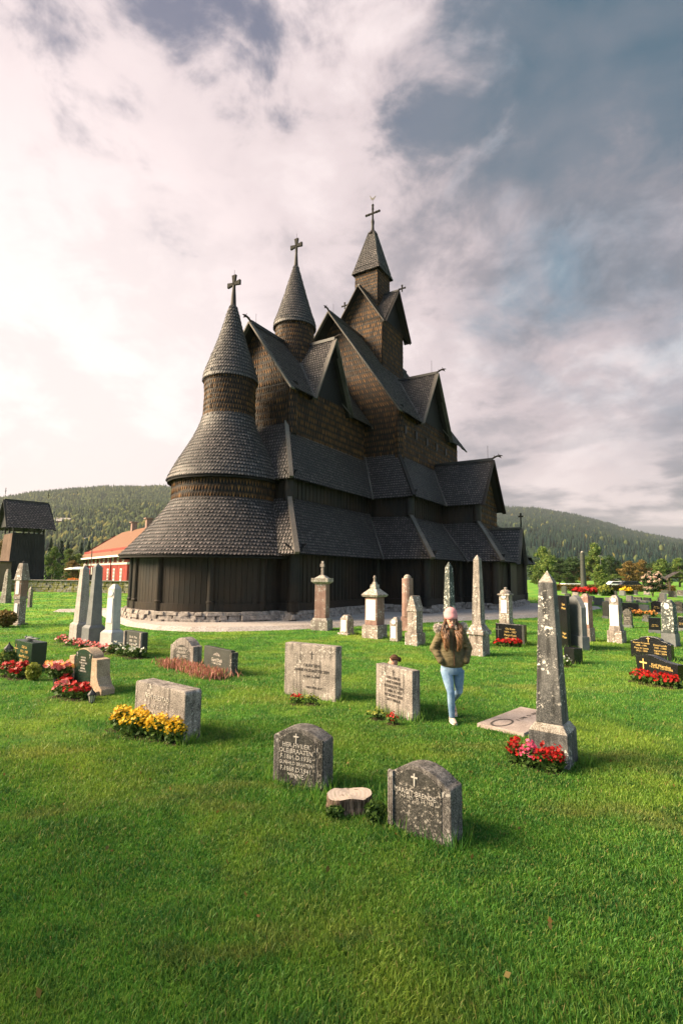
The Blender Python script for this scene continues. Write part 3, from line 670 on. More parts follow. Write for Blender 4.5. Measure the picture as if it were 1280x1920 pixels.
# small openings high in the nave's north wall and in the choir wall
def on_v(x, y, v):                      # church coordinates of the point of plane v seen at a pixel
    d = ray(x, y); vd = Vector((math.cos(CA), -math.sin(CA), 0)); t = ((CH-Vector((0, 0, H_EYE))).dot(vd)+v)/d.dot(vd)
    q = d*t; q2 = q-Vector((CH.x, CH.y, 0)); return q2.x*math.sin(CA)+q2.y*math.cos(CA), q.z+H_EYE
for x, y in ((757.6, 806), (778, 817), (798, 829.5), (816, 839), (833, 848)):
    u_, z_ = on_v(x, y, wvN); mb = MB(); mb.box(c3(u_, wvN+.03, z_), (.34, .16, .56)); w_ = mb.build('window', M['tar_board'], wlN)
    mb = MB(); mb.box(c3(u_, wvN+.115, z_), (.22, .02, .44)); mb.build('pane', M['pane_dark'], w_)

# square tower over the nave
T0 = c3(uT, 0, 0); bb = 1.80; zr2 = zTR-(zTR-zT)*bb/eT
mb = MB()
for s, o_, k in ((1, ON_, RW), (-1, OS, RWb)):
    wallq(mb, (uT-bb, s*bb), (uT+bb, s*bb), 15.2, zr2, o_, k); gable(mb, -s*bb, bb, zr2, zTR-.1, o_, k, 'u', uT)
for s, o_, k in ((-1, OE, RW), (1, OW, RWb)):
    wallq(mb, (uT+s*bb, -bb), (uT+s*bb, bb), 15.2, zr2, o_, k); gable(mb, uT+s*bb, bb, zr2, zTR-.1, o_, k)
mb.build('tower_wall', M['wall_shingle'], church)
mb = MB(); ctr = c3(uT, 0, zTR)
for a, b in ((1, 0), (-1, 0), (0, 1), (0, -1)):
    ap = c3(uT+a*eT, b*eT, zTR)
    for s in (1, -1):
        co = c3(uT+(a*eT if a else s*eT), (b*eT if b else s*eT), zT); shq(mb, co, co+(ap-co)*.001, ap, ctr, **(RF if (a < 0 or b > 0) else RFb))
    mb.beam(ctr+Vector((0, 0, .06)), ap+Vector((a*.05, -b*.05, .06)), .16, .14)
rf = mb.build('tower_roof', M['roof_shingle'], church)
mb = MB(); mb2 = MB()
for a, b in ((1, 0), (-1, 0), (0, 1), (0, -1)):
    o_ = Vector((a, -b, 0)); ap = c3(uT+a*eT, b*eT, zTR)+o_*.04
    for s in (1, -1):
        co = c3(uT+(a*eT if a else s*eT), (b*eT if b else s*eT), zT-.12)+o_*.04; mb.beam(co, ap, .07, .26, up=o_)
        mb2.add([co, ap-Vector((0, 0, .1)), ap-Vector((0, 0, .1))-o_*(eT-bb+.1), co-o_*(eT-bb+.1)], [(0, 1, 2, 3)], .3)
build_each(mb, 'bargeboard', M['tar_board'], rf); build_each(mb2, 'soffit', M['under'], rf)
for s in (1, -1):
    cc = cross_mb(c3(uT, s*(eT+.38), zTR+.14), .30, .30, .07, 1.9, .07, Vector((0, 1, 0))); cc.beam(c3(uT, s*eT, zTR+.08), c3(uT, s*(eT+.4), zTR+.14), .07, .07); cc.build('cross', M['under'], rf, norm=True)
mb = MB()
for s, o_, ax_ in ((1, ON_, 0), (-1, OS, 0), (-1, OE, 1), (1, OW, 1)):
    if ax_ == 0: wallq(mb, (uT-sT, s*sT), (uT+sT, s*sT), 22.3, zS+.15, o_, dict(rowh=.26, w=.15, th=.03, tipf=.6))
    else: wallq(mb, (uT+s*sT, -sT), (uT+s*sT, sT), 22.3, zS+.15, o_, dict(rowh=.26, w=.15, th=.03, tipf=.6))
mb.build('turret_wall', M['wall_shingle'], church)
mb = MB(); z1 = 29.75; k1_ = .25
for s in (1, -1):
    for ax_ in (0, 1):
        e = [(-1, s), (1, s)] if ax_ == 0 else [(s, -1), (s, 1)]
        P_ = [c3(uT+qT*x, qT*y, zS-.12) for x, y in e]+[c3(uT+qT*.86*x, qT*.86*y, zS+.45) for x, y in e[::-1]]; Q_ = [P_[3], P_[2]]+[c3(uT+k1_*x, k1_*y, z1) for x, y in e[::-1]]
        shq(mb, *P_, rowh=.2, w=.15); shq(mb, *Q_, rowh=.2, w=.15)
sp = mb.build('tower_spire', M['roof_shingle'], church)
mb = MB()
for x in (1, -1):
    for y in (1, -1): mb.beam(c3(uT+qT*.88*x, qT*.88*y, zS+.35), c3(uT+k1_*x, k1_*y, z1+.05), .10, .06)
build_each(mb, 'hip_board', M['grey_board'], sp)
mb = MB(); mb.lathe([(.42, z1-.1), (.30, z1+.12), (.14, z1+.32), (.11, z1+.75), (.15, z1+1.05), (.10, z1+1.3)], (uT, 0, 0), n=8, a0=PI/4); mb.build('spire_neck', M['tar_board'], sp)
zc_ = ZT(cw(uT, 0), 400)
cc = cross_mb((uT, 0, zc_), .72, .62, .11, 1.3, .11)
for dv in ((0, .6, 0), (0, -.6, 0), (0, 0, .72), (0, .35, 0), (0, -.35, 0), (0, 0, .38)): cc.ball((uT, dv[1], zc_+dv[2]), .105, 6, 5)
cc.tube([(uT, 0, z1+1.2), (uT, 0, zc_)], .07, 6); cc.build('cross', M['under'], sp, norm=True)
mb = MB(); zk = zc_+.8; mb.tube([(uT, 0, zk), (uT, 0, zk+.42)], .015, 5)
mb.prism([(-.05, .38), (.12, .40), (.20, .52), (.28, .62), (.24, .68), (.14, .60), (.02, .56), (-.10, .62), (-.22, .86), (-.27, .84), (-.20, .58), (-.14, .44)], -.012, .012, xf=lambda q: Vector((uT+q.y, -q.x, zk+q.z)))
mb.build('weathercock', M['iron'], sp)

# plank walls under the lean-to roofs
def plankwall(mb, a, b, z0, z1, w=.17, flip=1):
    a, b = Vector(a), Vector(b); L = (b-a).length; n = max(1, round(L/w)); d = (b-a)/n; nn = Vector((d.y, -d.x, 0)).normalized()*flip
    for i in range(n):
        p0, p1 = a+d*i, a+d*(i+1); o1 = nn*(.015 if i % 2 else .045)
        g = d*.03; q = [p0+g+o1, p1-g+o1, p1-g-nn*.03, p0+g-nn*.03]
        mb.add([Vector((k.x, k.y, z0)) for k in q]+[Vector((k.x, k.y, z1)) for k in q], [(3, 2, 1, 0), (4, 5, 6, 7), (0, 1, 5, 4), (1, 2, 6, 5), (2, 3, 7, 6), (3, 0, 4, 7)])
def loopwalls(name, pts, z0, z1, parent=church, closed=True):
    mb = MB(); n = len(pts)
    for i in range(n if closed else n-1):
        a, b = c3(*pts[i], 0), c3(*pts[(i+1) % n], 0); plankwall(mb, a, b, z0, z1)
    return mb.build(name, M['tar_board'], parent)
iA = .45
aisle = [(uCa+iA, -vCa+iA), (uCa+iA, vCa-iA), (uNa+iA, vCa-iA), (uNa+iA, vNa-iA), (uPe+iA, vNa-iA), (uPe+iA, vP-iA), (uPw-iA, vP-iA), (uPw-iA, vNa-iA), (uNaW-iA, vNa-iA),
         (uNaW-iA, -vNa+iA), (uPw-iA, -vNa+iA), (uPw-iA, -vP+iA), (uPe+iA, -vP+iA), (uPe+iA, -vNa+iA), (uNa+iA, -vNa+iA), (uNa+iA, -vCa+iA)]
loopwalls('aisle_wall', aisle, 5.2, za+.35)
for s, o_ in ((1, ON_), (-1, OS)):                      # porch gable faces
    mb = MB()
    shq(mb, c3(uPe+iA, s*(vP-iA), za+.3), c3(uPw-iA, s*(vP-iA), za+.3), c3(uPc, s*(vP-iA), zPR-.12), c3(uPc, s*(vP-iA), zPR-.12), outv=o_, **RW)
    shq(mb, c3(uPe+iA, s*(vP-iA+.03), 5.3), c3(uPw-iA, s*(vP-iA+.03), 5.3), c3(uPw-iA, s*(vP-iA+.03), za+.32), c3(uPe+iA, s*(vP-iA+.03), za+.32), outv=o_, **RW)
    mb.build('porch_gable_wall', M['wall_shingle'], church)
for uu, vv in ((uCa+iA, vCa-iA), (uNa+iA, vNa-iA), (uPe+iA, vP-iA)):
    mb = MB(); mb.lathe([(.27, 5.68), (.27, za+.2)], c3(uu, vv, 0), 14); mb.build('corner_post', M['tar_board'], church)
iG = .62
gal = [(uCa-dg+iG, -1.9), (uCa-dg+iG, -vCa-dg+iG), (uNa-dN+iG, -vCa-dg+iG), (gx0+iG, -gy0+iG), (px0+iG, -gy0+iG), (px0+iG, -py0+iG), (pw-iG, -py0+iG), (pw-iG, -gy0+iG), (uNaW+dN-iG, -gy0+iG)]
galN = [(u_, -v_) for u_, v_ in gal][::-1]
mb = MB()
ring = galN+gal                                       # order: west end north side ... choir corner, then south
for i in range(len(ring)):
    a, b = ring[i], ring[(i+1) % len(ring)]
    if i == len(galN)-1: continue                     # the apse closes this side
    plankwall(mb, c3(*a, 0), c3(*b, 0), .55, 3.45, .17, -1)
mb.build('gallery_wall', M['tar_board'], church)
rg = 4.22; mb = MB(); n = 70
for i in range(n):
    a0_, a1_ = A0+(A1-A0)*i/n, A0+(A1-A0)*(i+1)/n
    plankwall(mb, Vector((rg*math.cos(a0_), rg*math.sin(a0_), 0)), Vector((rg*math.cos(a1_), rg*math.sin(a1_), 0)), .55, 3.3, .3)
mb.build('apse_gallery_wall', M['tar_board'], church)
mb = MB()
for i in range(n):
    a0_, a1_ = A0+(A1-A0)*i/n, A0+(A1-A0)*(i+1)/n; mb.beam((4.27*math.cos(a0_), 4.27*math.sin(a0_), .70), (4.27*math.cos(a1_), 4.27*math.sin(a1_), .70), .14, .34, r=.4)
for i in range(len(ring)):
    if i == len(galN)-1: continue
    a, b = c3(*ring[i], .70), c3(*ring[(i+1) % len(ring)], .70); mb.beam(a, b, .22, .34)
mb.build('sill_beam', M['tar_board'], church)
def post(q, r_=.19):
    mb = MB(); mb.lathe([(r_*1.12, .50), (r_*1.12, .88), (r_*1.2, .92), (r_*1.2, .97), (r_, 1.0), (r_*.96, 3.3)], (q[0], q[1], 0), 14); mb.build('gallery_post', M['tar_board'], church)
def apse_post(x):                                     # where the column of pixels x meets the near side of the apse
    d = ray(x, 1100); d = Vector((d.x, d.y)).normalized(); o_ = -Vector((CH.x, CH.y)); b_ = o_.dot(d); cc_ = o_.dot(o_)-4.25**2; t = -b_-math.sqrt(max(0, b_*b_-cc_))
    q = d*t-Vector((CH.x, CH.y)); return Vector((q.x*math.sin(CA)+q.y*math.cos(CA), -(q.x*math.cos(CA)-q.y*math.sin(CA)), 0))
for x in (247.5, 256, 299, 396, 492): post(apse_post(x), .16)
for a in (95, 130): post((4.25*math.cos(R(a)), 4.25*math.sin(R(a))), .16)
for i, (u_, v_) in enumerate(ring):
    if abs(v_) < 2: continue
    post(c3(u_, v_, 0), .25 if v_ > 0 else .22)
# little gabled doorway on the north porch
mb = MB(); zpr = 5.25; hwp = 1.05; vf = py0+.15
for q in (-1, 1): shq(mb, c3(uPc+q*hwp, py0-1.7, 3.0+.0), c3(uPc+q*hwp, vf, 3.0), c3(uPc, vf, zpr), c3(uPc, py0-2.0, zpr), **RF)
pr = mb.build('doorway_roof', M['roof_shingle'], church)
mb = MB(); mb.beam(c3(uPc, py0-2.0, zpr+.06), c3(uPc, vf+.05, zpr+.06), .16, .14)
for q in (-1, 1): mb.beam(c3(uPc+q*(hwp+.03), vf+.03, 2.9), c3(uPc, vf+.03, zpr+.03), .07, .22, up=ON_)
build_each(mb, 'bargeboard', M['grey_board'], pr)
cross_mb(c3(uPc, vf, zpr+.85), .22, .16, .06, 1.2, .09).build('cross', M['under'], pr, norm=True)
mb = MB(); mb.tube([c3(uPc, vf, zpr), c3(uPc, vf, zpr+.85)], [.06, .04], 6); mb.build('finial', M['tar_board'], pr)
mb = MB(); mb.prism([(uPc-.9, 3.0), (uPc+.9, 3.0), (uPc, zpr-.15)], -(vf-.2), -(vf-.3), r=.3); mb.prism([(uPc-.8, .5), (uPc+.8, .5), (uPc+.8, 3.05), (uPc-.8, 3.05)], -(py0-iG+.09), -(py0-iG+.2), r=.3); mb.build('door', M['tar_board'], church)
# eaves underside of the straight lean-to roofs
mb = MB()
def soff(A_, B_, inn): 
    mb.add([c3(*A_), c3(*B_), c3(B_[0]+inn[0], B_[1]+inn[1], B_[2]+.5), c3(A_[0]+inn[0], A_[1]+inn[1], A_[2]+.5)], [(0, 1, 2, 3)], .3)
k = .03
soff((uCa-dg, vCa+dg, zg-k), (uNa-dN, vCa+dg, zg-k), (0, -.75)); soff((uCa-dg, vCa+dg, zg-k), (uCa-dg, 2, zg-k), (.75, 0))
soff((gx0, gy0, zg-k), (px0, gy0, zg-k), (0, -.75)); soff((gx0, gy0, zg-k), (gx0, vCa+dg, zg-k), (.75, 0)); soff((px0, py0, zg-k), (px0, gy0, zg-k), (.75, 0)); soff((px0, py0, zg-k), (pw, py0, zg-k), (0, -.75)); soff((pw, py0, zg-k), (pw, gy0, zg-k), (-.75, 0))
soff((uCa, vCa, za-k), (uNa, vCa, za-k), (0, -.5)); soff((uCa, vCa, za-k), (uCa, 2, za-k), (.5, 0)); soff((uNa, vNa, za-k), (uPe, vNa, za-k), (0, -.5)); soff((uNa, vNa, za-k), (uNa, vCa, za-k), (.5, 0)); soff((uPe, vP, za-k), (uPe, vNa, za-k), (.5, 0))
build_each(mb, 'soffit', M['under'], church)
# rough fieldstone footing
mb = MB()
def footing(a, b, out):
    a, b, out = Vector(a), Vector(b), Vector(out); L = (b-a).length; d = (b-a)/L
    for row, (h_, z_) in enumerate(((.26, .0), (.20, .20), (.17, .38))):
        x = -random.uniform(0, .3)
        while x < L:
            w_ = random.uniform(.25, .75); hh_ = h_*random.uniform(.75, 1.1)
            q = a+d*(x+w_/2)+out*(.12-.05*row+random.uniform(-.05, .06)); ang = math.atan2(d.y, d.x)+random.uniform(-.12, .12)
            mb.box((q.x, q.y, z_+h_/2), (w_*.96, .42+random.uniform(0, .15), hh_), ang, random.uniform(.82, .98), random.uniform(.7, .95)); x += w_
for i in range(36):
    a0_, a1_ = A0+(A1-A0)*i/36, A0+(A1-A0)*(i+1)/36; am = (a0_+a1_)/2
    footing((4.28*math.cos(a0_), 4.28*math.sin(a0_), 0), (4.28*math.cos(a1_), 4.28*math.sin(a1_), 0), (math.cos(am), math.sin(am), 0))
for i in range(len(ring)):
    if i == len(galN)-1: continue
    a, b = c3(*ring[i], 0), c3(*ring[(i+1) % len(ring)], 0); d = (b-a).normalized(); footing(a, b, (-d.y, d.x, 0))
mb.build('footing', M['foundation'], church, bevel=.03)

# ------------------------------------------------------------------ headstones, obelisks and monuments
def text(parent, s, size, x, z, m_, y=-.004, space=1.0, al='CENTER', lh=1.15, name='inscription'):
    if '\n' in s:
        ls_ = s.split('\n'); return [text(parent, q, size, x, z+((len(ls_)-1)/2-i)*size*lh, m_, y, space, al, lh, name) for i, q in enumerate(ls_) if q][0]
    cu = bpy.data.curves.new(name, 'FONT'); cu.body = s; cu.size = size; cu.align_x = al; cu.align_y = 'CENTER'; cu.extrude = .002
    cu.space_character = space; cu.space_line = lh; cu.resolution_u = 2
    t_ = bpy.data.objects.new(name, cu); me = bpy.data.meshes.new_from_object(t_); bpy.data.objects.remove(t_); me.name = name
    w_ = max(v.co.x for v in me.vertices)-min(v.co.x for v in me.vertices); lim = float(parent.get('W', 9))*.66
    if w_ > lim: me.transform(Matrix.Diagonal((lim/w_, max(lim/w_, .75), 1, 1)))
    me.materials.clear(); me.materials.append(m_); o = bpy.data.objects.new(name, me); COL.objects.link(o)
    o.parent = parent; o.location = (x, y, z); o.rotation_euler = (PI/2, 0, 0); return o
def plus(parent, x, z, h, m_, y=-.005, w=.012, name='cross'):
    mb = MB(); mb.box((x, y, z), (w, .006, h)); mb.box((x, y-.0005, z+h*.2), (h*.62, .006, w)); return mb.build(name, m_, parent)
def o_rect(W_, H_, c=.0): return [(-W_/2, 0), (W_/2, 0), (W_/2, H_-c), (W_/2-c, H_), (-W_/2+c, H_), (-W_/2, H_-c)] if c else [(-W_/2, 0), (W_/2, 0), (W_/2, H_), (-W_/2, H_)]
def o_arch(W_, H_, sh=.84, ledge=.06, n=14):
    zs_ = H_*sh; w = W_/2-W_*ledge; pts = [(-W_/2, 0), (W_/2, 0), (W_/2, zs_)]
    for i in range(n+1):
        a = PI*i/n; pts.append((w*math.cos(a), zs_+.012+(H_-zs_-.012)*(1-math.cos(a)**2*.96)))
    return pts+[(-W_/2, zs_)]
def o_wave(W_, H_, n=16):
    pts = [(-W_*.45, 0), (W_*.46, 0)]
    for i in range(n+1):
        x = W_*(.5-i/n); t = i/n; pts.append((x, H_*(.80+.20*math.exp(-((t-.66)/.30)**2)+.015*t)))
    return pts
def o_ornate(W_, H_, n=10):
    z0 = H_*.72; pts = [(-W_/2, 0), (W_/2, 0), (W_/2, z0), (W_*.44, z0+.02), (W_*.42, z0+H_*.07), (W_*.34, z0+H_*.10)]
    for i in range(n+1):
        a = PI*i/n; pts.append((W_*.28*math.cos(a), z0+H_*.13+(H_*.15)*math.sin(a)))
    return pts+[(-W_*.34, z0+H_*.10), (-W_*.42, z0+H_*.07), (-W_*.44, z0+.02), (-W_/2, z0)]
def o_gothic(W_, H_): return [(-W_/2, 0), (W_/2, 0), (W_/2, H_*.78), (W_*.40, H_*.86), (W_*.22, H_*.955), (0, H_), (-W_*.22, H_*.955), (-W_*.40, H_*.86), (-W_/2, H_*.78)]
def slab(label, BL, BR, th, ytl, m_, shape='rect', face=None, bev=.012, name='headstone', group=None, plinth=None, pk=None, **k):
    a, b = G(*BL), G(*BR); mid_ = (a+b)/2; W_ = (b-a).length; H_ = ZT(a, ytl)
    if pk: h0 = H_; H_ = ZT(G(pk[0], pk[1]), pk[2]); k['sh'] = min(.96, h0/H_)
    rz = math.atan2(b.y-a.y, b.x-a.x)
    t = thing(name, label, 'gravestone', mid_, rz, group)
    pts = dict(rect=o_rect, arch=o_arch, wave=o_wave, ornate=o_ornate, gothic=o_gothic)[shape](W_, H_, **k)
    if shape in ('arch',): H_ = max(p[1] for p in pts)
    t['W'] = W_; t['H'] = H_
    mb = MB(); mb.prism([(x, z if z > 0 else -.06) for x, z in pts], 0, th); mb.build('slab', m_, t, bevel=bev, norm=True)
    if plinth: mb = MB(); mb.box((0, th/2, plinth[1]/2-.03), (W_*plinth[0], th*1.5, plinth[1]+.06)); mb.build('plinth', plinth[2] if len(plinth) > 2 else m_, t, bevel=.01, norm=True)
    t['W'] = W_; t['H'] = H_; return t, W_, H_
def face_panel(t, pts, m_, y=-.006, d=.012, name='face'):
    mb = MB(); mb.prism(pts, y, y+d); return mb.build(name, m_, t, norm=True)
def scaled(pts, sx, sz, dz=0): return [(x*sx, z*sz+dz) for x, z in pts]

# front row, from the right
t, w, h = slab('low grey arched headstone right of the tree stump, nearest to the viewer', (727, 1549), (846, 1594), .20, 1448, M['granite_dark'], 'arch', pk=(780, 1570, 1437), ledge=.07)
t2pts = scaled(o_arch(w, h, sh=.80, ledge=.0), .76, .94, .0); t2pts = [(x-w*.02, max(z, .03)) for x, z in t2pts]; face_panel(t, t2pts, M['slate'])
for q in (-.465, -.435, -.405): mb = MB(); mb.box((w*q, -.012, h*.46), (.012, .03, h*.78)); mb.build('fluting', M['granite'], t)
plus(t, -.03, h*.80, .10, M['letter_pale'], -.010)
text(t, 'MARGIT BRENDE', .068, -.03, h*.60, M['letter_pale'], -.009); text(t, 'F. 14-3 1871   D. 2-5 1938', .034, -.03, h*.53, M['letter_pale'], -.009)
t, w, h = slab('grey arched headstone left of the tree stump, leaning back with pale weathered lettering', (511, 1466), (606, 1486), .22, 1377, M['granite_dark'], 'arch', pk=(560, 1476, 1366), ledge=.06)
face_panel(t, [(x-w*.02, max(z, .03)) for x, z in scaled(o_arch(w, h, sh=.82, ledge=.0), .72, .93)], M['slate'])
for q in (.42, .45, .48): mb = MB(); mb.box((w*q, -.012, h*.46), (.014, .03, h*.80)); mb.build('fluting', M['slate'], t)
plus(t, -.02, h*.82, .10, M['letter_pale'], -.010)
text(t, 'HER HVILER\nOLE BRAATEN\nF.1861 D.1936\nGUNHILD BRAATEN\nF.1868 D.1941\nMINNE', .062, -.02, h*.44, M['letter_pale'], -.009, lh=.95)
t, w, h = slab('thick pale lichened headstone lettered NERI FJLESTAD, behind the yellow flowers', (250, 1364), (344, 1396), .26, 1275, M['granite'], 'rect', bev=.03, c=.03)
text(t, 'NERI FJLESTAD', .085, -.04, h*.74, M['letter_pale'], -.005); text(t, 'F. 1857  D. 1931\nANNE FJLESTAD', .06, -.04, h*.50, M['letter_pale'], -.005)
t, w, h = slab('upright grey granite headstone by the walking woman, a crouching person behind it', (704.6, 1331), (773, 1354), .16, 1243.5, M['granite'], 'rect', bev=.012)
plus(t, 0, h*.88, .09, M['letter_dark'], -.005)
text(t, 'HER HVILER\nANE KARINE\nPEDERSDTR. SEM\nF. 1850  D. 1922\nVELSIGNET VERE\nDITT MINNE', .058, 0, h*.54, M['letter_dark'], -.005)
t, w, h = slab('wide pale streaked headstone with a dark carved cross, centre of the lawn', (532, 1301), (628.5, 1317), .20, 1204, M['granite'], 'rect', bev=.02)
plus(t, .05, h*.80, .13, M['letter_dark'], -.005)
text(t, 'OLAV SEM\nANNE OLSDATTER SEM', .075, .05, h*.56, M['letter_dark'], -.005); text(t, 'F. 1844  D. 1928', .05, .05, h*.40, M['letter_dark'], -.005); text(t, 'TAKK FOR ALT', .05, .1, h*.20, M['letter_dark'], -.005)
# green slab in its concrete frame
t, w, h = slab('dark green round-topped headstone held between pebbled concrete wings, lower left', (138, 1292), (170, 1300), .22, 1226, M['pebbled'], 'arch', pk=(155, 1296, 1215), ledge=.0)
face_panel(t, [(x, max(z, .05)) for x, z in scaled(o_arch(w, h, sh=.88, ledge=0), .94, .97)], M['green_polished'])
for sx_, q in ((1, 1), (-1, 1)):
    mb = MB(); pr = [(sx_*w*.50, 0), (sx_*(w*.50+.37), 0), (sx_*(w*.50+.37), .10), (sx_*(w*.50+.28), .16), (sx_*(w*.50+.20), .30), (sx_*(w*.50+.17), h*.78), (sx_*w*.50, h*.80)]
    mb.prism(pr, -.02, .24); mb.build('wing', M['pebbled'], t, bevel=.015, norm=True)
mb = MB(); mb.box((.42, .1, .03), (.34, .36, .10)); mb.build('plinth', M['pebbled'], t, bevel=.012, norm=True)
for q in (-.36, .38): plus(t, w*q, h*.84, .08, M['letter_pale'], -.011, .007)
text(t, 'HALVOR\nBRENNE\nF.1882 D.1960\nSIGRID\nBRENNE\nF.1890 D.1971', .042, 0, h*.62, M['letter_pale'], -.010); text(t, 'TAKK FOR ALT', .03, 0, h*.12, M['letter_pale'], -.010)
t, w, h = slab('dark green polished headstone with gilt lettering, at the left edge beside the lantern', (24.5, 1253), (57, 1263), .30, 1199, M['green_polished'], 'rect', bev=.006)
plus(t, -w*.38, h*.62, .30, M['gold'], -.005, .01); text(t, 'Olaf Lie\n1912 - 1989\nAnne Marie Lie\n1920 - 1998\nTakk for alt', .085, w*.08, h*.50, M['gold'], -.004)
bt = thing('stone_bird', 'small grey stone dove sitting on the dark green headstone', 'ornament', t.matrix_basis @ Vector((.02, .12, h)), R(-20))
mb = MB(); mb.ball((0, 0, .05), (.12, .05, .05), 10, 8); mb.ball((-.12, 0, .075), (.035, .03, .03), 8, 6); mb.tube([(.08, 0, .05), (.28, 0, .065)], [(.045, .02), (.03, .008)], 6); mb.build('body', M['grey_smooth'], bt, smooth=True)
mb = MB(); mb.tube([(-.02, .045, .07), (.16, .05, .06)], [(.03, .01), (.012, .005)], 6); mb.tube([(-.02, -.045, .07), (.16, -.05, .06)], [(.03, .01), (.012, .005)], 6); build_each(mb, 'wing', M['grey_smooth'], bt)
t, w, h = slab('small dark headstone with pale script, right of the white obelisk', (232.5, 1225), (265, 1232), .16, 1181.5, M['dark_plain'], 'rect', bev=.008)
for q in (-.46, .46): mb = MB(); mb.box((w*q, -.015, h*.5), (w*.08, .05, h*.98)); mb.build('pilaster', M['granite'], t, bevel=.004)
text(t, 'Ole A. Moe\n1880 - 1951\nSofie Moe\n1889 - 1964', .085, 0, h*.52, M['letter_pale'], -.005)
t, w, h = slab('pale arched headstone with a dark inner arch, behind the heather', (318.5, 1243), (361.5, 1250), .26, 1208, M['granite'], 'arch', pk=(341, 1247, 1196), ledge=.08)
face_panel(t, [(x, z*.92+.03) for x, z in scaled(o_arch(w, ZT(G(318.5, 1243), 1205), sh=.62, ledge=0), .70, .98)], M['slate'])
text(t, 'TORBJORG\nHAUGEN\n1871 - 1932', .075, 0, h*.46, M['letter_pale'], -.010)
t, w, h = slab('dark headstone with stepped shoulder, right of the arched one behind the heather', (381.5, 1254), (432, 1268), .10, 1210, M['dark_plain'], 'rect', bev=.010)
mb = MB(); mb.box((w*.5+.02, .06, h*.46), (.08, .16, h*.94)); mb.build('pilaster', M['slate'], t, bevel=.01)
text(t, 'Gurid Dahl', .10, 0, h*.50, M['letter_pale'], -.005); text(t, 'F.1866  D.1949', .06, 0, h*.36, M['letter_pale'], -.005)
mb = MB(); mb.prism([(-.16, h*.68), (.16, h*.68), (.10, h*.76), (0, h*.82), (-.10, h*.76)], -.008, .0); mb.build('sun_relief', M['granite'], t)

# stones behind and to the right of the woman
t, w, h = slab('dark headstone with gilt script and a carved cross, behind red flowers', (929, 1205), (983, 1211), .16, 1168, M['polished'], 'rect', bev=.008)
mb = MB(); mb.box((w*.47, -.01, h*.5), (w*.08, .04, h)); mb.build('pilaster', M['dark_plain'], t, bevel=.004); plus(t, -w*.40, h*.58, .36, M['dark_plain'], -.006, .03)
text(t, 'Ole Kasin\n1875 - 1957\nMargit Kasin\n1881 - 1960', .085, .02, h*.52, M['gold'], -.004)
t, w, h = slab('tall black headstone with gilt lettering squeezed behind the spotted obelisk', (1034, 1211), (1064.5, 1219), .10, 1115, M['polished'], 'rect', bev=.006)
text(t, 'Lars\nMoen', .10, .30, h*.80, M['gold'], -.004); text(t, 'Inger\nMoen', .10, .30, h*.26, M['gold'], -.004)
slab('grey gothic pointed headstone, just right of the tall black one', (1063, 1213), (1092, 1220), .16, 1115, M['grey_smooth'], 'gothic', bev=.008, plinth=(1.12, .40))
slab('little black stone block with white flowers, right of the spotted obelisk', (1057, 1242), (1076, 1246), .28, 1213, M['polished'], 'rect', bev=.006)
t, w, h = slab('black headstone with a swept curved top and large gilt cross, right edge of the lawn', (1192, 1266), (1272, 1284), .16, 1224, M['polished'], 'wave', bev=.008)
mb = MB(); mb.box((-w*.30, -.005, h*.48), (.022, .008, h*.66)); mb.box((-w*.30, -.006, h*.64), (w*.18, .008, .03)); mb.build('cross', M['gold'], t)
text(t, 'Kjell Wærnhus', .078, w*.12, h*.62, M['gold'], -.004); text(t, '* 4-2-1933  † 27-03-2002', .055, w*.12, h*.52, M['gold'], -.004); text(t, 'Du er savnet', .05, w*.13, h*.16, M['gold'], -.004)
t, w, h = slab('black headstone with a scalloped top and small gilt cross, behind the swept one', (1182, 1231), (1259, 1241), .16, 1190, M['polished'], 'ornate', bev=.008)
plus(t, -.04, h*.86, .14, M['gold'], -.005, .014); text(t, 'Gunnar H. Lunde\n1908 - 1991\nMary H. Lunde\n1912 - 1999', .062, -w*.22, h*.50, M['gold'], -.004); text(t, 'Daniel Lunde\n1931 - 1984\nIngrid Lunde\n1935 - 2004', .062, w*.24, h*.46, M['gold'], -.004)

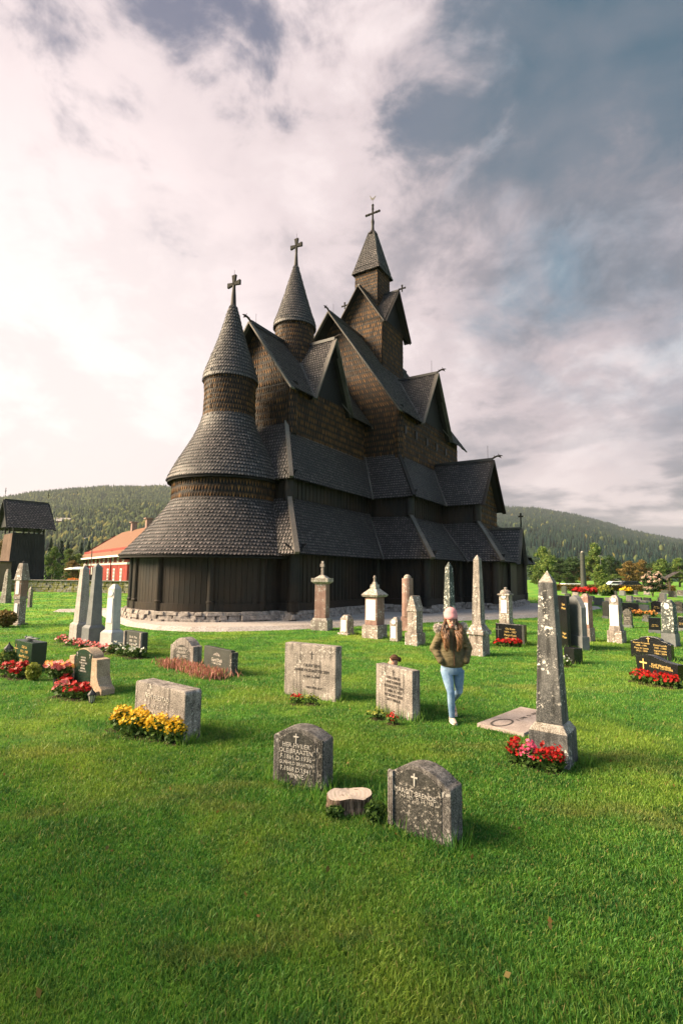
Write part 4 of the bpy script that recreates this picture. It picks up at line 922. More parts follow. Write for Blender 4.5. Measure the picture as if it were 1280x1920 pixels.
# stacked monuments: every stage is (bottom width px, top width px, bottom row, top row, part, material)
def mono(name, label, cx, yb, stages, th=30, ratio=1, group=None, cat='monument', ball=None, plate=None, off=None):
    g = G(cx, yb); al_ = math.degrees(math.atan2(g.x, g.y)); rz = R(-th-al_); D_ = g.y; s = D_/FPX*1.0
    den = abs(math.cos(R(th)))+abs(math.sin(R(th)))*ratio
    hd = stages[0][0]*s/den*.55; los = Vector((g.x, g.y, 0)).normalized(); pos = g+los*hd
    t = thing(name, label, cat, pos, rz, group); zprev = -.05
    for i, (wb, wt, y0, y1, pn, mt) in enumerate(stages):
        z0 = zprev if i == 0 else ZT(pos, y0); z1 = ZT(pos, y1); a, b = wb*s/den, wt*s/den
        mb = MB()
        if pn in ('column', 'finial', 'dome', 'ball'):
            if pn == 'column': mb.lathe([(a*den/2, z0), (b*den/2, z1)], n=16)
            elif pn == 'dome': mb.lathe([(a*.5, z0), (a*.46, z0+(z1-z0)*.5), (a*.25, z0+(z1-z0)*.9), (.02, z1)], n=12)
            else: mb.lathe([(a*.5, z0), (a*.5, z0+(z1-z0)*.55), (a*.75, z0+(z1-z0)*.68), (a*.5, z0+(z1-z0)*.8), (b*.45, z1)], n=10)
        elif pn == 'gable':
            mb.prism([(-a/2, z0), (a/2, z0), (b/2, z1), (-b/2, z1)], -a*ratio/2, a*ratio/2)
        else:
            mb.box((0, 0, (z0+z1)/2), (a, a*ratio, z1-z0), 0, b/a, b/a)
        mb.build(pn, mt, t, bevel=min(.012, a*.04) if min(a, b) > .05 else 0, norm=True, smooth=False); zprev = z1
    if plate:
        for (kind, wpx, yb_, yt_, ww) in plate:                      # white plate on the left-hand face
            z0, z1 = ZT(pos, yb_), ZT(pos, yt_); mb = MB(); half = ww*s/den*ratio/2; wd = wpx*s/max(.35, math.cos(R(th)))
            if kind == 'round': 
                n_ = 14; mb.prism([(wd/2*math.cos(2*PI*i/n_), (z0+z1)/2+(z1-z0)/2*math.sin(2*PI*i/n_)) for i in range(n_)], -half-.012, -half+.02); mb.build('medallion', M['marble'], t, norm=True)
            else: mb.box((0, -half, (z0+z1)/2), (wd, .03, z1-z0)); mb.build('plate', M['marble'], t)
    t['s'] = s/den; return t
OB = M['obelisk_dark']
t = mono('obelisk', 'tall dark obelisk spotted with white lichen, nearest right, red flowers at its foot', 1038, 1441,
    [(86, 84, 1441, 1366, 'plinth', OB), (84, 62, 1366, 1352, 'plinth_cap', M['rustcap']), (58, 33, 1352, 1092, 'shaft', OB), (33, .6, 1092, 1070, 'tip', M['rustcap'])], 15, cat='obelisk')
mono('obelisk', 'pale grey obelisk on a lettered plinth, right behind the woman', 898, 1231,
    [(39, 38, 1231, 1189, 'plinth', M['oldstone']), (47, 45, 1189, 1181, 'cornice', M['oldstone']), (40, 27, 1181, 1171, 'plinth_cap', M['oldstone']), (25, 15, 1171, 1049, 'shaft', M['granite']), (15, .5, 1049, 1040, 'tip', M['granite'])], 27, cat='obelisk')
mono('obelisk', 'dark green obelisk flecked with lichen, directly behind the woman against the church wall', 843, 1212,
    [(36, 34, 1212, 1178, 'plinth', M['oldstone']), (25.5, 14.5, 1178, 1064, 'shaft', M['obelisk_lichen']), (14.5, .5, 1064, 1053, 'tip', M['obelisk_lichen'])], 40, cat='obelisk')
mono('obelisk', 'light grey obelisk, left one of the close pair', 150, 1207,
    [(39, 38, 1207, 1170, 'plinth', M['granite_pale']), (38, 29, 1170, 1166, 'plinth_cap', M['granite_pale']), (27, 16, 1166, 1067, 'shaft', M['granite_pale']), (16, .5, 1067, 1059, 'tip', M['granite_pale'])], 64, cat='obelisk')
mono('obelisk', 'smooth dark grey obelisk, right one of the close pair', 174, 1212,
    [(41, 40, 1212, 1176, 'plinth', M['grey_smooth']), (40, 29, 1176, 1171, 'plinth_cap', M['grey_smooth']), (27.5, 16, 1171, 1063, 'shaft', M['grey_smooth']), (16, .5, 1063, 1056, 'tip', M['grey_smooth'])], 66, cat='obelisk')
mono('obelisk', 'short nearly white obelisk with a white plate, right of the close pair', 209, 1221,
    [(42, 41, 1221, 1185, 'plinth', M['granite_white']), (41, 28, 1185, 1180, 'plinth_cap', M['granite_white']), (26, 24, 1180, 1104, 'shaft', M['granite_white']), (24, 9, 1104, 1095, 'tip', M['granite_white'])], 48, cat='obelisk',
    plate=[('rect', 9, 1167, 1121, 25), ('round', 8, 1117, 1107, 25)])
mono('pillar_monument', 'reddish pillar with flared cap and small stone cross, leftmost of the row by the church', 603, 1183,
    [(42, 41, 1183, 1162, 'plinth', M['oldstone']), (37, 33, 1162, 1158, 'cornice', M['rustcap']), (28.5, 27.5, 1158, 1095, 'shaft', M['redstone']), (29, 42, 1095, 1091, 'cornice', M['rustcap']), (42, 42, 1091, 1084, 'cap', M['rustcap']), (30, 9, 1084, 1078, 'cap_top', M['rustcap']), (6, 5.5, 1078, 1052, 'cross_shaft', M['oldstone']), (10, 9, 1063, 1057, 'cross_arm', M['oldstone'])], 19)
mono('small_monument', 'knee-high pale stone with a white panel, second in the row by the church', 650, 1191,
    [(36, 35, 1191, 1186, 'base', M['oldstone']), (26.5, 25, 1186, 1160, 'body', M['oldstone']), (25, 14, 1160, 1153, 'top', M['oldstone'])], 40, plate=[('rect', 9, 1183, 1162, 25.5)])
mono('pagoda_monument', 'red stone monument with a white plate under a wide hipped cap and finial', 702, 1198,
    [(47.5, 47, 1198, 1171, 'plinth', M['oldstone']), (36.5, 36, 1171, 1119, 'body', M['redstone']), (46, 52, 1119, 1115, 'cornice', M['rustcap']), (52, 18, 1115, 1103, 'cap', M['rustcap']), (17.5, 17, 1103, 1096, 'neck', M['rustcap']), (12, 8, 1096, 1091, 'neck_top', M['rustcap']), (6.5, 5, 1091, 1079, 'finial', M['oldstone'])], 33, plate=[('rect', 17, 1162, 1124, 36.5)])
mono('small_monument', 'slim grey tablet with a round white medallion, between pagoda monument and red column', 742, 1203,
    [(23, 23, 1203, 1165, 'body', M['granite']), (23, 8, 1165, 1157, 'top', M['granite'])], 32, plate=[('rect', 9, 1196, 1174, 23), ('round', 8, 1170, 1161, 23)])
mono('column_monument', 'tall round reddish column with a domed top, by the church wall', 764, 1184,
    [(27, 25, 1184, 1156, 'base', M['redstone']), (21.5, 20.5, 1156, 1084, 'column', M['redstone']), (19, 3, 1084, 1077, 'dome', M['rustcap'])], 30)
mono('gabled_monument', 'lichen-mottled stone with a steep gabled head, left of the woman', 778, 1211,
    [(38.5, 38, 1211, 1186, 'plinth', M['oldstone']), (29.5, 28, 1186, 1146, 'body', M['oldstone']), (33, 7, 1146, 1117, 'gable', M['oldstone'])], 35)
mono('small_monument', 'narrow monument with white plate, medallion and domed cap behind the dark gilt headstone', 949, 1190,
    [(30, 29, 1190, 1168, 'plinth', M['oldstone']), (25, 23.5, 1168, 1116, 'body', M['oldstone']), (30, 29, 1116, 1113, 'cornice', M['oldstone']), (27, 6, 1113, 1105, 'dome', M['oldstone']), (6, 3, 1105, 1101, 'finial', M['oldstone'])], 22, plate=[('rect', 10, 1149, 1125, 25), ('round', 8, 1122, 1114, 25)])
mono('pillar_monument', 'dark red pillar with a tall white plate, behind the gothic headstone', 1101, 1203,
    [(27, 26, 1203, 1177, 'plinth', M['oldstone']), (21.5, 20.5, 1177, 1120, 'body', M['redstone']), (20.5, 8, 1120, 1113, 'top', M['redstone'])], 26, plate=[('rect', 13, 1170, 1130, 21.5)])
mono('pillar_monument', 'grey lichened pillar with a white plate and medallion on a rugged base', 1156, 1206,
    [(33, 32, 1206, 1182, 'plinth', M['oldstone']), (26, 23, 1182, 1172, 'foot', M['granite']), (22, 21, 1172, 1122, 'body', M['granite']), (21, 8, 1122, 1116, 'top', M['granite'])], 18, plate=[('rect', 14.5, 1173, 1134, 22), ('round', 9, 1129, 1121, 22)])
mono('pillar_monument', 'blue-grey lichened pillar with a round medallion, behind the scalloped black headstone', 1257, 1213,
    [(31, 30, 1213, 1187, 'plinth', M['grey_smooth']), (27, 25, 1187, 1133, 'body', M['obelisk_lichen']), (25, 10, 1133, 1124, 'top', M['obelisk_lichen'])], 18, plate=[('round', 9, 1142, 1131, 26)])
mono('gothic_monument', 'tall reddish gothic monument with stepped stone roof, near the left edge', 35, 1173,
    [(31, 30, 1173, 1168, 'base', M['oldstone']), (21, 20, 1168, 1123, 'lower_body', M['oldstone']), (23.5, 24, 1123, 1118, 'cornice', M['oldstone']), (22, 21.5, 1118, 1088, 'upper_body', M['redstone']), (27, 23, 1088, 1080, 'roof_step', M['oldstone']), (24, 21, 1080, 1073, 'roof_step', M['oldstone']), (21.5, 18, 1073, 1065, 'roof_step', M['oldstone']), (18.5, 14, 1065, 1056, 'roof_step', M['oldstone']), (3.5, 1, 1056, 1052, 'finial', M['iron'])], 50,
    plate=[('rect', 5, 1114, 1078, 22), ('rect', 4.5, 1149, 1131, 22)])
mono('obelisk', 'stubby weathered obelisk at the far left edge', 11, 1131,
    [(19, 18.5, 1131, 1118, 'plinth', M['oldstone']), (16.5, 10, 1118, 1074, 'shaft', M['oldstone']), (10, 5, 1074, 1067, 'tip', M['oldstone'])], 48, cat='obelisk')
mono('small_monument', 'slim low stone post standing alone before the mossy wall', 56, 1139,
    [(8.3, 8, 1139, 1106, 'body', M['oldstone']), (8, 3, 1106, 1100, 'top', M['oldstone'])], 48)
mono('column_monument', 'very tall thin dark column far off in front of the trees', 1094, 1112,
    [(14, 13, 1112, 1104, 'base', M['dark_plain']), (11, 7.5, 1104, 1036, 'column', M['dark_plain']), (7, 2, 1036, 1033, 'dome', M['rustcap'])], 30)

# flat grave slab
q = [G(893, 1363), G(976, 1331), None, G(982, 1383)]; q[2] = q[1]+(q[3]-q[0]); ctr_ = (q[0]+q[2])/2
t = thing('flat_grave_slab', 'pinkish grey stone slab lying flat in the grass by the spotted obelisk', 'grave slab', ctr_, 0)
mb = MB(); loc = [p_-ctr_ for p_ in q]; mb.add([Vector((p_.x, p_.y, -.02)) for p_ in loc]+[Vector((p_.x*.99, p_.y*.99, .055)) for p_ in loc], [(0, 1, 2, 3), (4, 5, 6, 7), (0, 1, 5, 4), (1, 2, 6, 5), (2, 3, 7, 6), (3, 0, 4, 7)])
M['flatstone'] = stone('flat slab stone', (.23, .185, .17), (.33, .27, .25), None, speck=.3, sc=5, drip=0); mb.build('slab', M['flatstone'], t, bevel=.012, norm=True)
FLATPOLY = np.array([(p_.x, p_.y) for p_ in q])
mb = MB(); e1 = (loc[3]-loc[0]).normalized(); e2 = (loc[1]-loc[0]).normalized(); c0 = loc[0]*.45+loc[3]*.15
ring_ = [c0+(e1*math.cos(a)*.13+e2*math.sin(a)*.25) for a in np.linspace(0, 2*PI, 18, endpoint=False)]
mb.add([Vector((p_.x, p_.y, .058)) for p_ in ring_]+[Vector((c0.x+(p_.x-c0.x)*.8, c0.y+(p_.y-c0.y)*.8, .058)) for p_ in ring_], [(i, (i+1) % 18, 18+(i+1) % 18, 18+i) for i in range(18)]); mb.build('carved_oval', M['letter_dark'], t)
tx = text(t, 'F. 1790   D. 1861', .09, 0, 0, M['letter_dark'], name='inscription'); tx.rotation_euler = (0, 0, math.atan2(e2.y, e2.x)); tx.location = (.12, .12, .057)

# the many smaller stones farther off on the right
far_rows = [  # x0, x1, top, base, material, shape, label
 (1129, 1141, 1128, 1160, 'dark_plain', 'rect', 'dark slim headstone left of the pillar with plate and medallion'),
 (1166, 1200, 1130, 1152, 'polished', 'rect', 'wide black headstone with gilt lines and orange flowers, far right field'),
 (1168, 1185, 1141, 1178, 'slate', 'arch', 'dark lichened headstone right of the pillar with plate and medallion'),
 (1113, 1130, 1120, 1136, 'grey_smooth', 'rect', 'grey headstone beyond the dark red pillar'),
 (1196, 1216, 1133, 1145, 'grey_smooth', 'arch', 'low rounded grey headstone beyond the wide black one'),
 (1192, 1212, 1125, 1131, 'granite_pale', 'rect', 'very low pale block stone in the far field'),
 (1173, 1184, 1116, 1130, 'granite_pale', 'rect', 'pale upright headstone in the middle of the far field'),
 (1220, 1242, 1126, 1152, 'polished', 'arch', 'black rounded headstone under the pink bush'),
 (1216, 1241, 1158, 1188, 'polished', 'rect', 'black headstone with pale lines, just left of the blue-grey pillar'),
 (1236, 1247, 1112, 1142, 'granite_pale', 'rect', 'tall pale headstone right of the pink bush trunk'),
 (1262, 1280, 1127, 1150, 'slate', 'arch', 'dark arched headstone at the right edge, far row'),
 (1271, 1286, 1156, 1184, 'polished', 'rect', 'black headstone cut by the right edge, middle row'),
 (1146, 1155, 1108, 1118, 'dark_plain', 'arch', 'tiny dark headstone left in the last row'),
 (1160, 1170, 1107, 1117, 'grey_smooth', 'rect', 'tiny grey headstone in the last row before the hedge'),
 (1183, 1193, 1106, 1116, 'dark_plain', 'rect', 'tiny dark headstone in the last row below the black car'),
 (1133, 1148, 1120, 1130, 'granite_pale', 'rect', 'pale low headstone beyond the grey one, far field'),
 (1150, 1164, 1121, 1131, 'dark_plain', 'rect', 'dark low headstone in the far field behind the lichened pillar'),
 (1205, 1218, 1120, 1129, 'dark_plain', 'rect', 'small dark headstone left of the pink bush'),
 (1252, 1266, 1108, 1120, 'granite', 'rect', 'grey headstone in front of the small lychgate'),
 (1268, 1280, 1106, 1118, 'slate', 'rect', 'dark headstone at the right edge before the lychgate'),
 (1104, 1112, 1116, 1128, 'dark_plain', 'arch', 'small dark arched headstone behind the dark red pillar'),
 (1052, 1061, 1098, 1114, 'dark_plain', 'arch', 'small dark rounded headstone showing above the gothic one'),
 (1186, 1202, 1119, 1127, 'slate', 'rect', 'mottled low headstone right of the pale upright one'),
 (1058, 1068, 1112, 1124, 'dark_plain', 'arch', 'small dark arched headstone left of the dark red pillar, far off'),
 (1072, 1083, 1110, 1120, 'granite', 'rect', 'small grey headstone under the very tall column, on its left'),
 (1120, 1130, 1108, 1117, 'dark_plain', 'rect', 'tiny dark headstone below the birch'),
 (1141, 1147, 1132, 1150, 'grey_smooth', 'gothic', 'narrow pointed grey headstone peeping left of the lichened pillar'),
 (1176, 1190, 1106, 1113, 'slate', 'arch', 'mottled rounded headstone beside the small yellow shrub'),
 (1206, 1216, 1108, 1116, 'granite', 'rect', 'small pale-grey headstone left of the flowering bush foot'),
 (1232, 1246, 1120, 1132, 'slate', 'rect', 'mottled square headstone right of the flowering bush foot'),
 (1254, 1270, 1130, 1146, 'dark_plain', 'rect', 'dark square headstone above the blue-grey pillar'),
 (1238, 1252, 1106, 1114, 'dark_plain', 'arch', 'tiny dark rounded headstone left of the lychgate posts'),
 (1158, 1168, 1136, 1148, 'grey_smooth', 'rect', 'small grey headstone between lichened pillar and wide black stone'),
 (1204, 1216, 1152, 1166, 'slate', 'arch', 'mottled arched headstone left of the black headstone with pale lines'),
 (1264, 1276, 1166, 1182, 'slate', 'rect', 'mottled headstone by the right edge next to the blue-grey pillar'),
 (1246, 1262, 1146, 1166, 'dark_plain', 'rect', 'dark headstone half behind the blue-grey pillar')]
for x0, x1, y1, yb, mt, sh, lb in far_rows:
    w_ = (x1-x0)*.92; t, w, h = slab(lb, (x0, yb-1.2), (x0+w_, yb), .16, y1, M[mt], sh, bev=.008, group='headstones in the far field', plinth=(1.1, .12, M['grey_smooth']))
    if mt in ('polished', 'slate'): text(t, 'Anna Lie\n1921 - 1990\nNils Lie' if w > 1.1 else 'Per Moe\n1902 - 1977', .085*h, 0, h*.5, M['gold'] if mt == 'polished' else M['letter_pale'], -.004)

# ------------------------------------------------------------------ flowers, shrubs and small grave goods
M['soil'] = flat('dark soil', (.035, .024, .016), .95, .1, .3, sc=20)
def leafcloud(n, ctr, rad_, size, up=.3, asp=1.6, shell=.0):
    d = rng.normal(size=(n, 3)); d /= np.linalg.norm(d, axis=1)[:, None]; rr = rng.uniform(shell, 1, n)**(1/2.2)
    P_ = np.array(ctr)+d*rr[:, None]*np.array(rad_); P_[:, 2] = np.maximum(P_[:, 2], .01); return leaves_at(P_, size, up, asp)
def leaves_at(P_, size, up=.3, asp=1.6):
    n = len(P_); a = rng.normal(size=(n, 3)); a[:, 2] += up; a /= np.linalg.norm(a, axis=1)[:, None]
    b = np.cross(a, rng.normal(size=(n, 3))); b /= np.linalg.norm(b, axis=1)[:, None]+1e-9
    s = size*rng.uniform(.6, 1.4, n)[:, None]; V_ = np.stack([P_-a*s*asp*.5, P_+b*s*.5, P_+a*s*asp*.5, P_-b*s*.5], 1).reshape(-1, 3)
    i = np.arange(n)*4; T_ = np.stack([np.stack([i, i+1, i+2], -1), np.stack([i, i+2, i+3], -1)], 1).reshape(-1, 3); return V_, T_, np.repeat(rng.random(n), 2)
def blooms(P_, size, petals=6, cam_up=.8, cup=.3):
    n = len(P_); nn = rng.normal(size=(n, 3))*.55+np.array([0, -.5, cam_up]); nn /= np.linalg.norm(nn, axis=1)[:, None]
    a = np.cross(nn, rng.normal(size=(n, 3))); a /= np.linalg.norm(a, axis=1)[:, None]; b = np.cross(nn, a); s = (size*rng.uniform(.7, 1.25, n))[:, None]
    rows = [P_]; m_ = petals*2
    for k in range(m_):
        t = 2*PI*k/m_; rr_ = 1.0 if k % 2 == 0 else .55
        rows.append(P_+(a*math.cos(t)+b*math.sin(t))*s*rr_*.5+nn*s*cup*(.35 if k % 2 == 0 else .15)*rng.uniform(.5, 1.4, (n, 1)))
    V_ = np.stack(rows, 1).reshape(-1, 3); i = np.arange(n)*(m_+1); T_ = np.stack([np.stack([i, i+1+k, i+1+(k+1) % m_], -1) for k in range(m_)], 1).reshape(-1, 3)
    return V_, T_, np.repeat(rng.random(n), m_)
def bed(label, spots, m_petal, n, bs, hgt=.22, m_leaf='herb', nl=260, ls=.05, name='flower_bed', cat='flowers', petals=6, lift=0.0, top=.55):
    """spots: (x px, y px, half width m, half depth m) on the ground"""
    gs = [G(x, y) for x, y, *_ in spots]; o_ = sum(gs, Vector())/len(gs); t = thing(name, label, cat, (o_.x, o_.y, lift))
    LV = []; BV = []
    nl = int(nl*.6); n = int(n*(1.9 if m_petal == Y else 1.25))
    for g, (x, y, a, b, *rest) in zip(gs, spots):
        a *= .85; b *= .85; c_ = (g.x-o_.x, g.y-o_.y, hgt*.42); LV.append(leafcloud(nl, c_, (a, b, hgt*.5), ls))
        th_ = rng.uniform(0, 2*PI, n); rr_ = np.sqrt(rng.uniform(0, 1, n)); z_ = hgt*(1.02-.42*rr_**2)*rng.uniform(top+.2, 1.15, n)
        BV.append((m_petal if not rest else rest[0], blooms(np.stack([c_[0]+a*rr_*np.cos(th_), c_[1]+b*rr_*np.sin(th_), z_], -1), bs, petals)))
    def cat_(L):
        off = 0; vs, ts, rs = [], [], []
        for v_, t_, r_ in L: vs.append(v_); ts.append(t_+off); rs.append(r_); off += len(v_)
        return np.concatenate(vs), np.concatenate(ts), np.concatenate(rs)
    o = npmesh('foliage', *cat_(LV)[:2], M[m_leaf], cat_(LV)[2]); o.parent = t
    if name == 'flower_bed':
        sb = MB()
        for i_, (g, sp_) in enumerate(zip(gs, spots)):
            n_ = 14; e_ = [random.uniform(.95, 1.25) for _ in range(n_)]; z_ = .022+.0015*i_
            sb.add([(g.x-o_.x+sp_[2]*e_[q]*math.cos(2*PI*q/n_), g.y-o_.y+sp_[3]*e_[q]*math.sin(2*PI*q/n_), .0) for q in range(n_)]+[(g.x-o_.x, g.y-o_.y, z_+.02)], [(q, (q+1) % n_, n_) for q in range(n_)])
        sb.build('soil', M['soil'], t)
    for mk in dict.fromkeys(k for k, _ in BV):
        v_, t_, r_ = cat_([q for k, q in BV if k == mk]); o = npmesh('blossoms', v_, t_, M[mk], r_); o.parent = t; o['kind'] = 'stuff'
    return t
Y, RD, PK, RS, OR, WH, BL_ = ['petal_'+k for k in ('yellow', 'red', 'pink', 'rose', 'orange', 'white', 'blush')]
bed('big clump of yellow daisies in front of the thick pale headstone', [(228, 1368, .20, .16), (255, 1380, .26, .18), (300, 1386, .26, .16), (330, 1394, .17, .13), (270, 1372, .25, .18)], Y, 120, .042, .30, nl=500, ls=.045)
bed('red and pink begonias at the foot of the spotted obelisk', [(966, 1432, .12, .12), (992, 1440, .13, .12, PK), (1022, 1447, .16, .12), (1045, 1450, .10, .10)], RD, 75, .042, .27, nl=300, ls=.04)
bed('small red and yellow-green posy before the wide streaked headstone', [(556, 1320, .13, .10), (582, 1322, .18, .09, 'leaf_yellow')], RD, 22, .045, .17, nl=120, ls=.035)
bed('yellow-green foliage and red blossoms before the upright headstone near the woman', [(706, 1350, .17, .10, 'leaf_yellow'), (735, 1359, .12, .09)], RD, 22, .045, .16, nl=120, ls=.035)
bed('red and rose begonias with the green headstone in concrete wings behind', [(118, 1306, .20, .17, RS), (140, 1311, .22, .16), (158, 1312, .13, .12), (122, 1296, .22, .12)], RD, 46, .07, .26, nl=200)
bed('bright red begonias below the gilt green headstone at the left edge', [(14, 1268, .22, .2), (34, 1272, .22, .2), (45, 1270, .15, .15)], RD, 32, .10, .28, nl=160)
bed('line of pink flowers in front of the obelisk pair', [(120, 1204, .3, .2), (138, 1210, .35, .2), (158, 1215, .35, .2), (180, 1219, .35, .2), (198, 1223, .3, .2)], RS, 34, .085, .20, nl=90, ls=.06)
bed('pale green and white flowers between white obelisk and small dark headstone', [(218, 1226, .35, .2), (240, 1230, .4, .25), (256, 1234, .3, .2)], WH, 26, .06, .30, nl=300, ls=.06)
bed('red flowers below the dark gilt headstone behind the woman', [(938, 1212, .25, .15), (957, 1212.5, .25, .15), (970, 1213, .15, .1)], RD, 40, .09, .22, nl=100, ls=.06)
bed('long low row of red flowers under the swept black headstone', [(1200, 1278, .25, .15), (1222, 1283, .3, .15), (1245, 1287, .3, .15), (1262, 1290, .2, .12)], RD, 42, .075, .24, nl=180, ls=.06)
bed('white flowers beside the little black stone block', [(1062, 1250, .15, .15)], WH, 16, .05, .25, nl=120, ls=.05)
bed('orange flowers beside the wide black headstone in the far field', [(1188, 1155, .4, .2), (1198, 1155, .4, .2)], OR, 26, .14, .3, nl=60, ls=.1)
bed('orange flowers before the black rounded headstone', [(1218, 1156, .4, .2), (1224, 1156, .3, .2)], OR, 22, .14, .3, nl=60, ls=.1)
bed('bright red flower border near the hedge, right of the very tall column', [(1084, 1114, 1., .5), (1098, 1114.5, 1.2, .5), (1112, 1115, 1., .5)], RD, 120, .30, .75, nl=150, ls=.25)
bed('yellow-green low shrub by the hedge below the birch', [(1134, 1117, 1.0, .8)], 'leaf_yellow', 120, .30, 1.1, nl=400, ls=.25, name='shrub', cat='shrub')
bed('second small yellow shrub near the last row of headstones', [(1173, 1115, .9, .7)], Y, 60, .30, .9, nl=300, ls=.25, name='shrub', cat='shrub')
# heather rows
for lb, sp_ in (('pink heather along the foot of the pale arched headstone', [(318, 1250), (335, 1254), (352, 1259)]), ('pink heather along the foot of the dark stepped headstone', [(372, 1264), (388, 1269), (403, 1273)])):
    gs = [G(*q) for q in sp_]; o_ = gs[1]; n_ = 280; P_ = []
    for g in gs: P_.append(np.stack([g.x-o_.x+rng.normal(0, .16, n_), g.y-o_.y+rng.normal(0, .09, n_), rng.uniform(.03, .16, n_)], -1))
    P_ = np.concatenate(P_); V_, T_, r_ = leaves_at(P_, .022, 3.5, 6); o = npmesh('heather', V_, T_, M['heather'], r_); o.location = o_; tag(o, lb, 'heather')
# shrubs
def shrub(label, x, yb, w_, h_, m_='leaf', n=1500, ls=.05, name='shrub', cat='shrub', stem=True):
    g = G(x, yb); t = thing(name, label, cat, g)
    V_, T_, r_ = leafcloud(n, (0, 0, h_*.52), (w_/2, w_/2*.9, h_*.5), ls, shell=.15); o = npmesh('foliage', V_, T_, M[m_], r_); o.parent = t
    if stem: mb = MB(); mb.tube([(0, 0, -.02), (.02, 0, h_*.6)], [.03, .012], 6); mb.build('stem', M['bark'], t)
    return t
shrub('clipped yellow-green dwarf conifer right of the gilt green headstone', 62, 1276, .28, .34, 'leaf_yellow', 1500, .035)
shrub('loose green shrub round the lantern at the left edge', 12, 1262, .42, .48, 'leaf', 900, .05)
shrub('round olive shrub at the left edge behind the lantern grave', 8, 1176, .9, .65, 'leaf_autumn', 1800, .06)
shrub('tangle of weeds between the tree stump and the front headstone', 704, 1541, .20, .17, 'herb', 520, .028, 'weed_clump', 'weeds', False)
shrub('dark leafy weeds left of the tree stump', 628, 1534, .16, .10, 'herb', 260, .028, 'weed_clump', 'weeds', False)
# potted orange chrysanthemums
g = G(110, 1292); t = thing('potted_flowers', 'orange and salmon chrysanthemums in a dark vase left of the green headstone', 'potted plant', g)
mb = MB(); mb.lathe([(.07, 0), (.095, .12), (.10, .26), (.11, .27)], n=16); mb.build('vase', M['iron'], t, smooth=False)
V_, T_, r_ = leafcloud(500, (0, 0, .32), (.26, .20, .12), .05); o = npmesh('foliage', V_, T_, M['herb'], r_); o.parent = t
for mk, k in ((OR, 1), (RS, 0)):
    th_ = rng.uniform(0, 2*PI, 26); rr_ = np.sqrt(rng.uniform(0, 1, 26))*.26; V_, T_, r_ = blooms(np.stack([rr_*np.cos(th_), rr_*np.sin(th_)*.7, .40+rng.uniform(0, .09, 26)], -1), .11, 8); o = npmesh('blossoms', V_, T_, M[mk], r_); o.parent = t
# grave lanterns
def lantern(label, x, yb, s, zb=0):
    g = G(x, yb); t = thing('grave_lantern', label, 'lantern', (g.x, g.y, 0), R(20))
    if zb: mb = MB(); mb.tube([(0, 0, 0), (0, 0, zb)], .018, 6); mb.build('post', M['iron'], t)
    mb = MB(); mb.lathe([(.10*s, zb), (.10*s, zb+.03*s)], n=6); mb.build('base', M['iron'], t)
    mb = MB(); mb.lathe([(.07*s, zb+.03*s), (.105*s, zb+.26*s)], n=6); mb.build('glass', M['glass_milky'], t)
    mb = MB()
    for k in range(6): a = 2*PI*k/6; mb.tube([(.075*s*math.cos(a), .075*s*math.sin(a), zb+.02*s), (.11*s*math.cos(a), .11*s*math.sin(a), zb+.26*s)], .007*s+.002, 4)
    mb.build('frame', M['iron'], t)
    mb = MB(); mb.lathe([(.14*s, zb+.25*s), (.13*s, zb+.28*s), (.05*s, zb+.37*s), (.03*s, zb+.39*s), (.012*s, zb+.45*s)], n=6); mb.build('roof', M['iron'], t)
lantern('black hexagonal lantern with milky glass above the shrub at the left edge', 13.5, 1262, .72, .32)
lantern('small black lantern right of the red begonias, before the concrete wing', 172, 1318, .52)
# tree stump
g = G(655, 1517); t = thing('tree_stump', 'pale sawn tree stump between the two front headstones', 'stump', g)
n_ = 28; lob = [1+.10*math.sin(2*2*PI*i/n_+.6)+.05*math.sin(5*2*PI*i/n_)+random.uniform(-.05, .05) for i in range(n_)]
mb = MB(); vs = []; H_ = .135
for zi, (z_, k) in enumerate(((-.03, 1.12), (.06, .98), (H_-.02, 1.0), (H_, .98))):
    for i in range(n_): a = 2*PI*i/n_; vs.append((.195*k*lob[i]*math.cos(a), .165*k*lob[i]*math.sin(a), z_+(.012*math.sin(3*a) if zi > 1 else 0)))
fs = [(k*n_+i, k*n_+(i+1) % n_, (k+1)*n_+(i+1) % n_, (k+1)*n_+i) for k in range(3) for i in range(n_)]; mb.add(vs, fs)
nm = mat('stump side', .9, .1); c_ = nm.noise(nm.map(nm.obj, (30, 30, 4)), 1, 5, .6); col(nm, nm.mix(nm.ss(c_, .4, .6), (.05, .035, .025), (.24, .17, .13))); bump(nm, c_, .8, .02); mb.build('trunk', nm.m, t)
nm = mat('sawn wood', .85, .15); wv = nm.n.new('ShaderNodeTexWave'); wv.wave_type = 'RINGS'; wv.rings_direction = 'Z'; wv.inputs['Scale'].default_value = 9; wv.inputs['Distortion'].default_value = 4; nm.l.new(nm.obj, wv.inputs['Vector'])
c_ = nm.mix(wv.outputs['Fac'], (.38, .31, .27), (.46, .385, .34)); c_ = nm.mix(nm.ss(nm.noise(nm.obj, 12, 5), .56, .66), c_, (.20, .15, .12)); col(nm, c_); bump(nm, nm.noise(nm.obj, 25, 5), .6, .01)
mb = MB(); mb.add([(v_[0], v_[1], v_[2]) for v_ in vs[-n_:]]+[(0, 0, H_-.005)], [(i, (i+1) % n_, n_) for i in range(n_)]); mb.build('cut_face', nm.m, t)

